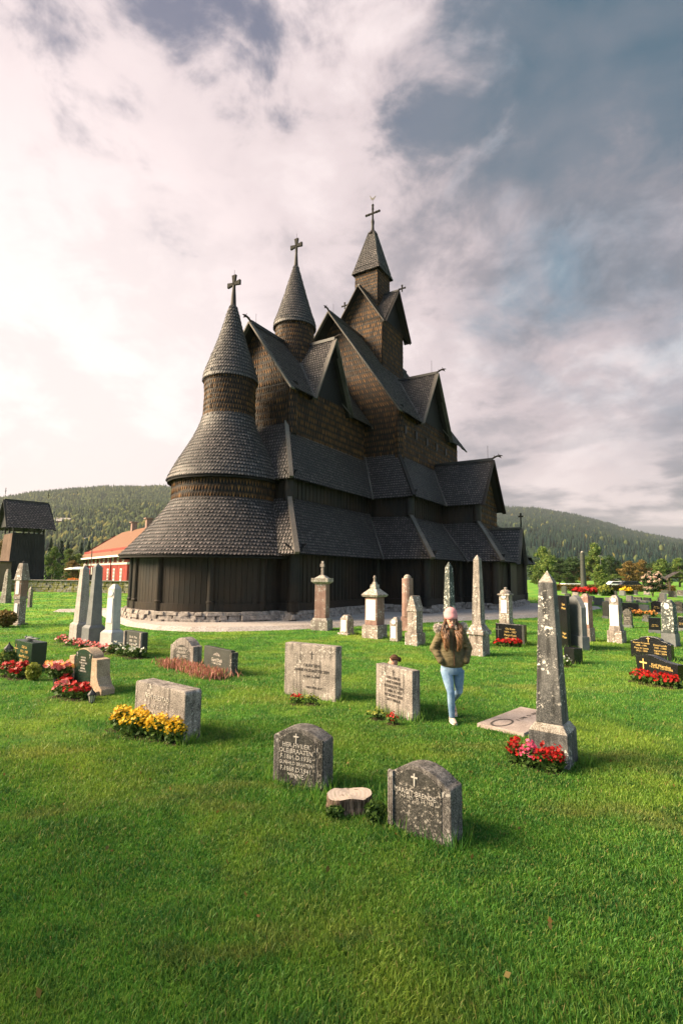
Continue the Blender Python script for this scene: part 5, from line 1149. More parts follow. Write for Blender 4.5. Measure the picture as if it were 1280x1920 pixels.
# ------------------------------------------------------------------ background: wall, belfry, red house, trees, cars
# mossy dry-stone wall on the left
wa, wb_ = G(-90, 1107), G(252, 1113); L = (wb_-wa).length; d = (wb_-wa)/L
t = thing('stone_wall', 'long mossy dry-stone wall along the left side of the churchyard', 'wall', (wa+wb_)/2, math.atan2(d.y, d.x))
mb = MB()
for row in range(5):
    x = -L/2-random.uniform(0, .5)
    while x < L/2:
        w_ = random.uniform(.35, 1.2); hh_ = .25*random.uniform(.85, 1.1)
        mb.box((x+w_/2, .25+random.uniform(-.05, .05), row*.235+.13), (w_*.97, .6-.03*row, hh_), random.uniform(-.06, .06), random.uniform(.88, .99), random.uniform(.8, .97)); x += w_
mb.build('stones', M['mosswall'], t, bevel=.03)
mb = MB(); x = -L/2
while x < L/2: w_ = random.uniform(.6, 1.4); mb.box((x+w_/2, .25, 1.23), (w_*.97, .75, .10), random.uniform(-.04, .04)); x += w_
mb.build('capstones', M['foundation'], t, bevel=.02)
# black belfry
D_ = 60; g = GD(40, D_); s = D_/FPX; rz = R(45)
t = thing('belfry', 'black boarded bell tower with flared walls and shingled saddle roof beyond the wall', 'bell tower', g, rz)
W1, W2 = 3.75, 3.2; dep = 3.8; z1, z2 = ZT(g, 1003), ZT(g, 990)
def bx4(w, dd, z): return [Vector((-w/2, -dd/2, z)), Vector((w/2, -dd/2, z)), Vector((w/2, dd/2, z)), Vector((-w/2, dd/2, z))]
b0, b1 = bx4(W1, dep*1.12, 0), bx4(W2, dep, z1)
for k in range(4):
    mb = MB(); p0, p1, q0, q1 = b0[k], b0[(k+1) % 4], b1[k], b1[(k+1) % 4]; n_ = 22; nn = Vector(((p1-p0).y, -(p1-p0).x, 0)).normalized()
    for i in range(n_):
        e0, e1 = i/n_+.003, (i+1)/n_-.003; o_ = nn*(.03 if i % 2 else .0)
        A_, B_, C_, D2 = p0.lerp(p1, e0)+o_, p0.lerp(p1, e1)+o_, q0.lerp(q1, e1)+o_, q0.lerp(q1, e0)+o_
        mb.add([A_, B_, C_, D2, A_-nn*.08, B_-nn*.08, C_-nn*.08, D2-nn*.08], [(0, 1, 2, 3), (7, 6, 5, 4), (0, 4, 5, 1), (1, 5, 6, 2), (2, 6, 7, 3), (3, 7, 4, 0)])
    mb.build('wall', M['tower_brown'] if k == 3 else M['tar_tower'], t)  # left wall gets the browner copy: its sunlight is put into the colour
zr_, ze_ = ZT(g, 941), ZT(g, 990); mb = MB(); 
for x, y in ((-1, -1), (1, -1), (1, 1), (-1, 1), (-.35, -1), (.35, -1), (-1, 0), (1, 0), (0, -1)): mb.box((x*(W2/2-.1), y*(dep/2-.1), (z1+ze_)/2+.2), (.16, .16, ze_-z1+.5))
for q in (0, .55): mb.box((0, 0, z1+.04+q), (W2, dep, .08)) if q == 0 else mb.box((0, -dep/2+.1, z1+.42), (W2, .1, .1))
mb.build('bell_stage', M['tar_tower'], t)
roofW, roofO = 4.5, 2.9
mb = MB()
for sgn in (-1, 1):
    shq(mb, Vector((-roofW/2-.15, sgn*roofO, ze_-.25)), Vector((roofW/2+.25, sgn*roofO, ze_-.25)), Vector((roofW/2-.1, 0, zr_)), Vector((-roofW/2+.1, 0, zr_)), rowh=.28, w=.3, th=.05)
mb.beam((-roofW/2, 0, zr_+.05), (roofW/2, 0, zr_+.05), .2, .16); rf = mb.build('roof', M['roof_shingle'], t)
mb = MB()
for e in (-1, 1):
    for sgn in (-1, 1): mb.beam((e*(roofW/2+.1), sgn*roofO, ze_-.32), (e*roofW/2, 0, zr_), .08, .26, up=(e, 0, 0))
build_each(mb, 'bargeboard', M['tar_tower'], rf)
for e in (-1, 1): cross_mb((e*(roofW/2-.05), 0, zr_+1.0), .38, .26, .05, 1.1, .07, Vector((0, 1, 0)) if e < 0 else Vector((.6, .8, 0))).build('cross', M['tar_board'], rf)
mb = MB()
for e in (-1, 1): mb.prism([(-roofO+.5, ze_), (roofO-.5, ze_), (0, zr_-.2)], -.04, .04, xf=lambda q, e=e: Vector((e*(roofW/2-.35)+q.y, q.x, q.z)))
build_each(mb, 'gable_board', M['tar_tower'], t)
g = GD(-2, 56); t = thing('wooden_shed', 'small boarded lean-to shed against the belfry at the left edge', 'shed', g, R(-8))
mb = MB(); z_ = ZT(g, 1054); mb.box((0, 0, z_/2), (1.5, 1.6, z_)); mb.build('wall', M['tower_brown'], t, bevel=.02); mb = MB(); mb.box((0, 0, z_+.06), (1.9, 2.0, .12)); mb.build('roof', M['tar_tower'], t, bevel=.02)

# long red house
pn, pf = GD(238, 84), GD(156, 112); L = (pn-pf).length; d = (pn-pf)/L
t = thing('red_house', 'long two-storey red timber house with orange tiled roof and white band', 'house', pf, math.atan2(d.y, d.x))
HE = ZT(pn, 1029); HB = ZT(pn, 1056); dp = 12.0; HR = ZT(pn, 975)
M['red'] = wood('red painted boards', (.24, .034, .028), (.31, .050, .040), .7, .2, (.33, .06, .05)); M['white_paint'] = flat('white paint', (.74, .70, .66), .6, .3, .05)
nm = mat('orange roof tiles', .75, .2); wv = nm.noise(nm.map(nm.obj, (1, 5, 5)), 2.0, 4); col(nm, nm.mix(nm.ss(wv, .35, .65), (.150, .070, .040), (.205, .105, .062))); M['tiles'] = nm.m
def plwall(mb, a, b, z0, z1, w=.45):
    a, b = Vector(a), Vector(b); n_ = max(1, round((b-a).length/w)); dd = (b-a)/n_; nn = Vector((dd.y, -dd.x, 0)).normalized()
    for i in range(n_):
        o_ = nn*(.03 if i % 2 else 0); p0, p1 = a+dd*i+o_, a+dd*(i+1)+o_; mb.add([(p0.x, p0.y, z0), (p1.x, p1.y, z0), (p1.x, p1.y, z1), (p0.x, p0.y, z1)], [(0, 1, 2, 3)])
mb = MB(); plwall(mb, (0, 0, 0), (L, 0, 0), 0, HE+.4); mb.build('front_wall', M['red'], t)
mb = MB(); plwall(mb, (L, 0, 0), (L, dp, 0), 0, HE+.4); mb.add([(L, 0, HE+.3), (L, dp, HE+.3), (L, dp/2, HR-.3)], [(0, 1, 2)]); mb.build('gable_wall', M['red'], t)
mb = MB(); plwall(mb, (0, dp, 0), (0, 0, 0), 0, HE+.4); mb.add([(0, 0, HE+.3), (0, dp, HE+.3), (0, dp/2, HR-.3)], [(0, 1, 2)]); plwall(mb, (L, dp, 0), (0, dp, 0), 0, HE+.4); mb.build('rear_wall', M['red'], t)
mb = MB(); mb.box((L/2, -.05, HB), (L+.1, .08, .34)); mb.box((L+.05, dp/2, HB), (.08, dp, .34)); mb.build('white_band', M['white_paint'], t)
ov = 1.3; mb = MB()
sl_ = (HR-HE)/(dp/2); 
for sgn, y0 in ((1, -ov), (-1, dp+ov)):
    a_, b_ = Vector((-ov, y0, HE-sl_*ov)), Vector((L+ov, y0, HE-sl_*ov)); c_, d_ = Vector((L+ov, dp/2, HR)), Vector((5.5, dp/2, HR))
    mb.add([a_, b_, c_, d_]+[q-Vector((0, 0, .22)) for q in (a_, b_, c_, d_)], [(0, 1, 2, 3), (4, 5, 6, 7), (0, 1, 5, 4), (1, 2, 6, 5), (2, 3, 7, 6), (3, 0, 4, 7)])
mb.add([(-ov, -ov, HE-sl_*ov), (-ov, dp+ov, HE-sl_*ov), (5.5, dp/2, HR)], [(0, 1, 2)]); rf = mb.build('roof', M['tiles'], t)
mb = MB(); mb.beam((-ov, -ov-.04, HE-sl_*ov-.12), (L+ov, -ov-.04, HE-sl_*ov-.12), .12, .30); mb.build('eave_board', M['white_paint'], rf)
mb = MB(); mb.beam((L+ov+.06, -ov, HE-sl_*ov-.08), (L+ov+.06, dp/2, HR-.06), .12, .62, up=(1, 0, 0)); mb.build('verge_board', M['white_paint'], rf)
for x in (L*.42, L*.70): mb = MB(); mb.box((x, dp/2, HR+.5), (1.0, 1.0, 1.9)); mb.box((x, dp/2, HR+1.5), (1.5, 1.5, .2)); mb.build('chimney', M['redstone'], rf)
def window(par, x, z, w_, h_, y=-.05):
    mb = MB(); mb.box((x, y, z), (w_, .08, h_)); f_ = mb.build('window', M['white_paint'], par)
    mb = MB()
    for q in (-1, 1):
        for v in (-1, 0, 1): mb.box((x+q*w_*.21, y-.045, z+v*h_*.29), (w_*.32, .01, h_*.23))
    mb.build('pane', M['grey_smooth'], f_)
for i in range(10): window(t, L*(.045+i*.098), ZT(pn, 1042)-.1, .95, 1.75)
for x in (.64, .765, .90): window(t, L*x, 1.75, 1.1, 2.0)
for x in (.30, .385, .47): mb = MB(); mb.box((L*x, -.04, 1.55), (1.5, .10, 3.0)); mb.build('door', M['pane_dark'], t)
for x in (.345, .43, .255, .512): mb = MB(); mb.box((L*x, -.10, 1.55), (.75, .14, 3.1)); mb.build('door_pillar', M['white_paint'], t)
mb = MB(); mb.box((L*.70, -.12, HE/2), (.16, .16, HE)); mb.build('downpipe', M['red'], t)
mb = MB(); mb.box((L+.4, 2.5, 1.2), (.9, 1.8, 2.4)); mb.build('porch', M['red'], t)
g = pf+d*L*.58+Vector((d.y, -d.x, 0))*2.2; mb = MB(); mb.lathe([(.5, 0), (.55, 1.5), (.6, 1.55), (.5, 1.7)], n=10); o = mb.build('waste_bin', M['iron']); o.location = g; tag(o, 'black waste bin in front of the red house', 'bin')
# sun shade canopy, planter, lamps
g = GD(146, 92); t = thing('garden_parasol', 'flat white garden parasol on the lawn left of the red house', 'parasol', g)
mb = MB(); z_ = ZT(g, 1067); mb.lathe([(.1, z_+.5), (1.2, z_+.3), (2.1, z_), (2.1, z_-.12)], n=12); mb.build('canopy', M['white_paint'], t); mb = MB(); mb.tube([(0, 0, 0), (0, 0, z_+.4)], .05, 6); mb.build('pole', M['iron'], t)
t = thing('planter_box', 'wooden planter with orange flowers by the garden parasol', 'planter', GD(138, 84)); mb = MB(); mb.box((0, 0, .35), (1.8, .7, .7)); mb.build('box', M['bark'], t, bevel=.02)
V_, T_, r_ = leafcloud(300, (0, 0, .85), (.95, .4, .28), .2); o = npmesh('blossoms', V_, T_, M['petal_orange'], r_); o.parent = t
t = thing('playground_seesaw', 'small wooden seesaw frame beyond the mossy wall', 'play equipment', GD(108, 80)); mb = MB(); mb.beam((-1.2, 0, .25), (1.1, 0, 1.6), .12, .10); mb.build('plank', M['redstone'], t); mb = MB(); mb.beam((-.1, 0, 0), (-.1, 0, .9), .15, .15); mb.build('support', M['redstone'], t)
t = thing('sand_toy', 'small yellow toy cone on the grass beyond the wall', 'toy', GD(125, 80)); mb = MB(); mb.lathe([(.45, 0), (.40, .35), (.12, .55)], n=10); mb.build('cone', M['petal_yellow'], t)
def lamp(label, x, ytop, D_, dbl=False, mt='iron'):
    g = GD(x, D_); z_ = ZT(g, ytop); t = thing('street_lamp', label, 'street lamp', g); mb = MB(); mb.lathe([(.14, 0), (.13, 1.0), (.06, 1.1), (.045, z_)], n=8); mb.build('pole', M[mt], t)
    if dbl:
        mb = MB(); mb.tube([(0, 0, z_-.1), (-.5, 0, z_+.15), (-.8, 0, z_-.05)], .035, 6); mb.build('bracket', M[mt], t); mb = MB(); mb.ball((-.85, 0, z_-.15), (.22, .22, .16), 8, 6); mb.build('lamp_head', M['grey_smooth'], t)
    else: mb = MB(); mb.box((0, 0, z_+.05), (.7, .3, .14)); mb.build('lamp_head', M['granite_pale'], t, bevel=.03)
lamp('black street lamp with a bracket arm before the red house', 170, 1008, 66, True)
lamp('tall grey street lamp above the birch', 1126, 1043, 120, False, 'grey_smooth')
# young birch, trees
def np_join(L_):
    off = 0; vs, ts, rs = [], [], []
    for v_, t_, r_ in L_: vs.append(v_); ts.append(t_+off); rs.append(r_); off += len(v_)
    return np.concatenate(vs), np.concatenate(ts), np.concatenate(rs)
def make_tree(kind, m_, seed):
    """unit tree: height 1, crown width about .6; returns (crown mesh, trunk mesh)"""
    global rng; rng = np.random.default_rng(seed); random.seed(seed); parts = []; mb = MB()
    mb.tube([(0, 0, -.01), (.01, 0, .35), (-.01, .01, .85)], [.028, .02, .004], 7)
    if kind == 'spruce':
        for k in range(34):
            z_ = .08+.9*k/34; rr_ = .25*(1-z_)**.85+.01
            for j in range(9):
                a = rng.uniform(0, 2*PI); q = rr_*rng.uniform(.55, 1.1); n_ = 14; tt = rng.uniform(0, 1, n_)
                P_ = np.stack([q*tt*np.cos(a)+rng.normal(0, .012, n_), q*tt*np.sin(a)+rng.normal(0, .012, n_), z_-tt*q*.35+rng.normal(0, .008, n_)], -1); parts.append(leaves_at(P_, .032, .2, 1.8))
    else:
        nb = 46
        for k in range(nb):
            th_ = rng.uniform(0, 2*PI); u_ = rng.uniform(0, 1); z_ = .20+.74*u_; w_ = {'broad': .30, 'slim': .19, 'bush': .36}[kind]*(math.sin(PI*min(1, (u_*.9+.12)))**.6); q = w_*rng.uniform(.25, .95)
            c_ = np.array([q*math.cos(th_), q*math.sin(th_), z_ if kind != 'bush' else z_*.9]); r_ = rng.uniform(.055, .11); parts.append(leafcloud(95, c_, (r_*1.1, r_*1.1, r_*.8), .026, .2))
            if k % 4 == 0: mb.tube([(0, 0, max(.12, z_-.22)), tuple(c_*np.array([.5, .5, 1])-np.array([0, 0, .06])), tuple(c_)], [.012, .008, .003], 5)
    V_, T_, r_ = np_join(parts); V_[:, 2] = np.maximum(V_[:, 2], .005)
    cr = npmesh('crown', V_, T_, m_, r_); tr_ = mb.build('trunk', M['bark']); return cr, tr_
PROTO = {}
for key, (kind, mt, sd) in dict(broad=('broad', 'leaf', 1), broad2=('broad', 'leaf_dark', 2), autumn=('broad', 'leaf_autumn', 3), slim=('slim', 'leaf', 4), bush=('bush', 'leaf', 5), bushy=('bush', 'leaf_yellow', 6), bushb=('bush', 'leaf_autumn', 7), spruce=('spruce', 'spruce', 8)).items():
    PROTO[key] = (*make_tree(kind, M[mt], sd), False)
def tree(key, label, x, ytop, D_, wpx=None, group=None, cat='tree', name='tree'):
    g = GD(x, D_); h_ = ZT(g, ytop); cr, tr_, used = PROTO[key]; t = thing(name, label, cat, g, random.uniform(0, 6), group)
    k = {'slim': .42, 'spruce': .5}.get(key, .66); w_ = (wpx*D_/FPX/k if wpx else h_); t.scale = (w_, w_, h_)
    if not used: cr.parent = t; tr_.parent = t; PROTO[key] = (cr, tr_, True)
    else:
        for o_ in (cr, tr_): c_ = o_.copy(); COL.objects.link(c_); c_.parent = t
    return t
random.seed(11)
gL = 'trees beyond the mossy wall'; gR = 'trees of the valley beyond the far hedge'
TL = [('broad', 'full green tree just right of the belfry', 99, 1024, 72, 36), ('spruce', 'dark spruce rising behind the green tree by the belfry', 92, 1008, 120, 20), ('spruce', 'dark spruce in the middle of the spruce group on the left', 112, 1012, 125, 22),
 ('spruce', 'dark spruce above the brown bush', 124, 1014, 128, 22), ('spruce', 'small dark spruce nearest the street lamp', 164, 1013, 130, 18), ('spruce', 'leaning dark spruce left of the street lamp', 150, 1016, 128, 16), ('broad', 'mid green rounded tree behind the garden parasol', 128, 1028, 100, 40), ('bush', 'wide light green bush by the far end of the red house', 146, 1032, 108, 34),
 ('bushb', 'brownish round bush left of the red house', 136, 1046, 92, 36), ('bushy', 'yellow-green bush touching the end of the red house', 153, 1052, 94, 16), ('bush', 'low dark bush beside the planter', 124, 1070, 86, 16), ('broad2', 'dark tree hidden mostly behind the belfry', 60, 1015, 110, 40), ('autumn', 'turning tree at the left edge behind the belfry', 2, 1010, 112, 40)]
for k, lb, x, y, D_, w_ in TL: tree(k, lb, x, y, D_, w_, gL)
TR = [('broad', 'tall light green tree close to the church end', 1018, 1024, 118, 48), ('slim', 'slender bright green tree before the tall light one', 1026, 1040, 100, 22), ('broad2', 'dark green tree second from the church end', 1048, 1044, 128, 44), ('broad2', 'broad dark tree left of the very tall column', 1074, 1042, 132, 46),
 ('slim', 'tall poplar-like green tree right of the very tall column', 1114, 1017, 128, 36), ('broad2', 'dark round tree right of the poplar-like one', 1146, 1040, 132, 46), ('autumn', 'orange-brown tree above the black car', 1178, 1050, 122, 42), ('autumn', 'brown tree between the orange one and the pink bush', 1204, 1048, 136, 36),
 ('broad2', 'dark tree behind the pink bush', 1228, 1050, 138, 34), ('broad', 'light green tree right of the pink bush', 1240, 1047, 126, 40), ('broad', 'green tree behind the lychgate', 1272, 1046, 126, 44), ('broad2', 'dark tree cut by the right edge', 1300, 1046, 130, 46), ('autumn', 'low turning tree behind the very tall column', 1094, 1058, 140, 34), ('bush', 'low bush behind the white trailer', 1062, 1072, 120, 40), ('bush', 'low green bush near the church end', 1008, 1068, 112, 30), ('bush', 'low bush below the dark round tree', 1150, 1074, 118, 34), ('bush', 'low bush left of the lychgate', 1240, 1078, 112, 36),
 ('broad2', 'dark tree filling the gap nearest the church end', 1004, 1046, 146, 46),
 ('broad2', 'dark rounded tree behind the slender bright green tree', 1034, 1048, 148, 46),
 ('broad2', 'dark tree behind the white trailer', 1062, 1050, 150, 46),
 ('broad2', 'dark tree behind the very tall column', 1092, 1050, 150, 44),
 ('broad2', 'dark tree behind the birch', 1130, 1052, 148, 44),
 ('broad2', 'dark tree between birch and the orange-brown tree', 1162, 1054, 146, 42),
 ('broad2', 'dark tree behind the brown tree', 1194, 1056, 148, 44),
 ('broad2', 'dark tree behind the flowering bush, farther off', 1218, 1054, 150, 42),
 ('broad2', 'dark tree left of the one behind the lychgate', 1254, 1054, 146, 42),
 ('broad2', 'dark tree right of the one behind the lychgate', 1288, 1052, 148, 44)]
for k, lb, x, y, D_, w_ in TR: tree(k, lb, x, y, D_, w_, gR)
t = tree('slim', 'young birch with white stem in front of the hedge', 1124, 1058, 80, 27, None); t.children[1].data = t.children[1].data.copy() if len(t.children) > 1 else None
for c_ in t.children:
    if c_.name.startswith('trunk'): c_.data.materials[0] = M['birch']
# unseen trees added left of the view to darken the nearest grass
for lb, x, y, h_ in (('large leafy tree added unseen left of the viewer to shade the grass', -13.0, 1.2, 9.5), ('second leafy tree added unseen behind the viewer on the left for shade', -9.5, -2.2, 8.5)):
    t = tree('broad', lb, 0, 1000, 50, None, 'added shade trees beside the viewer'); t.location = (x, y, 0); t.scale = (h_*1.15, h_*1.15, h_)
# hedge behind the graves
ha, hb = GD(1030, 82), GD(1262, 80); L = (hb-ha).length; d = (hb-ha)/L
n_ = 9000; P_ = np.stack([rng.uniform(0, L, n_), rng.uniform(-.5, .5, n_), rng.uniform(0, .95, n_)**.7], -1); V_, T_, r_ = leaves_at(P_, .16, .2, 1.4); o = npmesh('hedge', V_, T_, M['leaf_autumn'], r_); o.location = ha; o.rotation_euler = (0, 0, math.atan2(d.y, d.x)); tag(o, 'low clipped olive hedge between graves and car park', 'hedge')
tag(o, kind=None)
t = thing('flowering_bush', 'big rounded bush with blush pink flower heads among the far graves', 'bush', G(1223, 1119)); 
P_ = []; 
for k in range(46):
    u_ = rng.uniform(0, 1); th_ = rng.uniform(0, 2*PI); q = 1.35*math.sin(PI*min(.97, .15+u_*.8))**.6*rng.uniform(.4, 1); P_.append((q*math.cos(th_), q*math.sin(th_), .75+1.9*u_))
o = npmesh('foliage', *(lambda a: (a[0], a[1]))(np_join([leafcloud(60, c_, (.32, .32, .28), .13) for c_ in P_])), M['leaf_dark'], None); o.parent = t
pl = np_join([leafcloud(34, (c_[0]*1.08, c_[1]*1.08-.06, c_[2]+.14), (.26, .26, .16), .12) for c_ in P_ if c_[1] < .7]); o = npmesh('blossoms', *pl[:2], M['petal_blush'], pl[2]); o.parent = t
mb = MB(); [mb.tube([(0, 0, -.02), (math.cos(a)*.12, math.sin(a)*.12, .5), (math.cos(a)*.5, math.sin(a)*.5, 1.2)], [.06, .045, .02], 6) for a in (.3, 1.8, 3.2, 4.6)]; mb.build('stem', M['bark'], t)
# lychgate
g = GD(1268, 76); t = thing('lychgate', 'small wooden roofed gate with dark saddle roof at the right edge', 'gate', g, R(-20)); ze_, zr_ = 2.3, ZT(g, 1072)
mb = MB()
for x in (-1.2, 1.2):
    for y in (-.9, .9): mb.box((x, y, ze_/2), (.2, .2, ze_))
mb.box((0, -.9, ze_-.1), (2.6, .2, .2)); mb.box((0, .9, ze_-.1), (2.6, .2, .2)); mb.build('posts', M['bark'], t)
mb = MB()
for q in (-1, 1): shq(mb, Vector((q*1.75, -1.5, ze_-.3)), Vector((q*1.75, 1.5, ze_-.3)), Vector((0, 1.5, zr_)), Vector((0, -1.5, zr_)), rowh=.3, w=.3)
rf = mb.build('roof', M['roof_shingle'], t); mb = MB()
for q in (-1, 1): mb.beam((q*1.8, -1.54, ze_-.35), (0, -1.54, zr_), .08, .2, up=(0, -1, 0))
build_each(mb, 'bargeboard', M['grey_board'], rf)
# vehicles in the car park
def car(label, cat, x, D_, rz, Lc, Wc, Hc, m_, hatch=False, name='parked_car'):
    t = thing(name, label, cat, GD(x, D_), R(rz)); mb = MB(); z0 = .28
    prof = [(-Lc/2, z0), (Lc/2, z0), (Lc/2, .72), (Lc*.44, .84), (Lc*.22, .95), (Lc*.08, Hc), (-Lc*.34, Hc), (-Lc*.46, .98), (-Lc/2, .86)]
    mb.prism(prof, -Wc/2, Wc/2); mb.build('body', m_, t, bevel=.07, norm=True, smooth=False)
    mb = MB()
    for q in (-1, 1): mb.prism([(Lc*.18, .98), (Lc*.06, Hc-.08), (-Lc*.31, Hc-.08), (-Lc*.40, 1.0)], q*(Wc/2-.01), q*(Wc/2+.012))
    mb.build('side_windows', M['pane_dark'], t, norm=True)
    for q in (-1, 1):
        for w_ in (-.31, .31):
            mb = MB(); mb.lathe([(.20, -.11), (.33, -.09), (.33, .09), (.20, .11)], n=16); o = mb.build('wheel', M['iron'], t); o.rotation_euler = (PI/2, 0, 0); o.location = (Lc*w_, q*(Wc/2-.08), .33)
    for q in (-1, 1): mb = MB(); mb.box((-Lc/2-.01, q*Wc*.38, .82), (.05, .22, .14)); mb.build('tail_light', M['petal_red'], t, bevel=.01)
    if hatch: mb = MB(); mb.beam((-Lc*.38, 0, Hc), (-Lc*.62, 0, Hc+.35), Wc*.9, .06, up=(0, 0, 1)); mb.build('tailgate', m_, t)
    return t
M['car_black'] = flat('black car paint', (.012, .013, .018), .2, .6, .1); M['car_white'] = flat('white vehicle paint', (.75, .75, .75), .3, .5, .03)
car('black car with its tailgate open, parked beyond the hedge', 'car', 1186, 92, -12, 4.7, 1.8, 1.55, M['car_black'], True)
car('white car parked low beyond the hedge, left of the black one', 'car', 1158, 98, -5, 4.3, 1.75, 1.42, M['car_white'])
t = thing('box_trailer', 'long low white trailer beyond the hedge left of the very tall column', 'trailer', GD(1071, 92), R(4)); mb = MB(); z_ = ZT(GD(1071, 92), 1094); mb.box((0, 0, z_*.5+.22), (3.4, 1.8, z_-.45)); mb.build('body', M['car_white'], t, bevel=.06)
for q in (-.5, .5): mb = MB(); mb.lathe([(.3, -.1), (.3, .1)], n=12); o = mb.build('wheel', M['iron'], t); o.rotation_euler = (PI/2, 0, 0); o.location = (q, -.85, .3)
# farmhouse on the hillside
b_ = math.atan2(ray(117, 990).x, ray(117, 990).y); dd_ = 900; 
for dd_ in range(400, 1400, 10):
    zt = float(hill_z(np.array(b_), np.array(float(dd_)))); 
    if (zt-H_EYE)/dd_ > ray(117, 989).z/math.hypot(ray(117, 989).x, ray(117, 989).y): break
t = thing('farmhouse', 'small red farmhouse with pale roof on the wooded hillside', 'house', (dd_*math.sin(b_), dd_*math.cos(b_), zt), R(10))
mb = MB(); mb.box((0, 0, 3), (16, 9, 8)); mb.build('wall', M['red'], t); mb = MB(); mb.prism([(-6, 6.5), (6, 6.5), (0, 11)], -9, 9, xf=lambda q: Vector((q.y, q.x, q.z))); mb.build('roof', M['granite_pale'], t)
# ------------------------------------------------------------------ lawn grass: blades as geometry, denser near the path of the eye
rng = np.random.default_rng(5)
def blades(n, dlo, dhi, power, half, hmin, hmax, wk, segs):
    u_ = rng.random(n); a = 2-power; d = (dlo**a+(dhi**a-dlo**a)*u_)**(1/a); b = rng.uniform(-half, half, n); x, y = d*np.sin(b)+rng.uniform(-1, 1, n)*3.6, d*np.cos(b); y = y-.4*np.abs(x)*(dlo < 2)
    k = (y > .8) & ~inpoly(x, y, PATHPOLY) & ~inpoly(x, y, FLATPOLY); x, y, d = x[k], y[k], d[k]; n = len(x)
    cl = vnoise(x*2.3, y*2.3, 5)*.6+vnoise(x*7, y*7, 6)*.4; cl2 = vnoise(x*.7+9, y*.7, 7)
    h_ = (hmin+(hmax-hmin)*rng.random(n)**1.6)*(.55+.9*cl)*(.8+.4*cl2); w_ = wk*(.0022+.00055*d)*rng.uniform(.7, 1.4, n)
    az = rng.uniform(0, 2*PI, n); lean = rng.uniform(.15, .95, n)*h_; la = vnoise(x*1.1, y*1.1, 8)*2*PI*1.3+rng.normal(0, 2.0, n)
    sx_, sy_ = np.cos(az)*w_, np.sin(az)*w_; lx, ly = np.cos(la)*lean, np.sin(la)*lean; z0 = np.zeros(n)
    if segs == 2:
        V_ = np.stack([np.stack([x-sx_, y-sy_, z0-.01], -1), np.stack([x+sx_, y+sy_, z0-.01], -1), np.stack([x+sx_*.8+lx*.35, y+sy_*.8+ly*.35, h_*.58], -1), np.stack([x-sx_*.8+lx*.35, y-sy_*.8+ly*.35, h_*.58], -1), np.stack([x+lx, y+ly, h_*.95], -1)], 1).reshape(-1, 3)
        i = np.arange(n)*5; T_ = np.stack([np.stack([i, i+1, i+2], -1), np.stack([i, i+2, i+3], -1), np.stack([i+3, i+2, i+4], -1)], 1).reshape(-1, 3); return V_, T_, np.repeat(rng.random(n), 3)
    V_ = np.stack([np.stack([x-sx_, y-sy_, z0-.01], -1), np.stack([x+sx_, y+sy_, z0-.01], -1), np.stack([x+lx, y+ly, h_*.95], -1)], 1).reshape(-1, 3)
    i = np.arange(n)*3; return V_, np.stack([i, i+1, i+2], -1), rng.random(n)
gb = [blades(900000, 1.3, 8.6, 1.30, .80, .016, .046, .64, 2), blades(380000, 7.5, 26, 1.6, .78, .02, .055, 1.0, 1), blades(70000, 26, 60, 1.6, .7, .03, .09, 1.2, 1)]
V_, T_, r_ = np_join(gb); tag(npmesh('grass', V_, T_, M['blade'], r_), 'short mown grass covering the churchyard', 'grass', kind='stuff')
# longer tufts round the feet of the stones
P_ = []
for o in list(S.objects):
    if o.get('category') in ('gravestone', 'monument', 'obelisk', 'stump') and o.type == 'EMPTY' and o.location.y < 26:
        w_ = float(o.get('W', .6)); n_ = int(330*w_ if o.location.y < 9 else 120*w_)
        a = rng.uniform(0, 2*PI, n_); ex = np.cos(a); ey = np.sin(a); m_ = np.maximum(np.abs(ex), np.abs(ey)); ex, ey = ex/m_*(w_/2+.03), ey/m_*.15+.1; c_, s_ = math.cos(o.rotation_euler.z), math.sin(o.rotation_euler.z)
        P_.append(np.stack([o.location.x+ex*c_-ey*s_, o.location.y+ex*s_+ey*c_], -1))
P_ = np.concatenate(P_)+rng.normal(0, .035, (sum(map(len, P_)), 2)); n = len(P_); x, y = P_[:, 0], P_[:, 1]; h_ = rng.uniform(.06, .20, n)*np.where(y > 10, .8, 1); w_ = .003+.0006*y; az = rng.uniform(0, 2*PI, n); la = rng.uniform(0, 2*PI, n); l_ = h_*rng.uniform(.1, .7, n)
V_ = np.stack([np.stack([x-np.cos(az)*w_, y-np.sin(az)*w_, 0*x], -1), np.stack([x+np.cos(az)*w_, y+np.sin(az)*w_, 0*x], -1), np.stack([x+np.cos(la)*l_, y+np.sin(la)*l_, h_], -1)], 1).reshape(-1, 3)
i = np.arange(n)*3; tag(npmesh('tall_grass', V_, np.stack([i, i+1, i+2], -1), M['blade'], rng.random(n)*.6+.3), 'longer uncut grass round the feet of the stones', 'grass', kind='stuff')
# fallen leaves and clover flowers
n = 130; d = rng.uniform(2.4, 12, n); b = rng.uniform(-.7, .7, n); P_ = np.stack([d*np.sin(b), d*np.cos(b), np.full(n, .05)], -1); V_, T_, r_ = leaves_at(P_, .028, 1.5, 1.4)
tag(npmesh('fallen_leaves', V_, T_, M['leaf_autumn'], r_), 'scattered yellow and brown fallen leaves on the grass', 'leaves', kind='stuff')

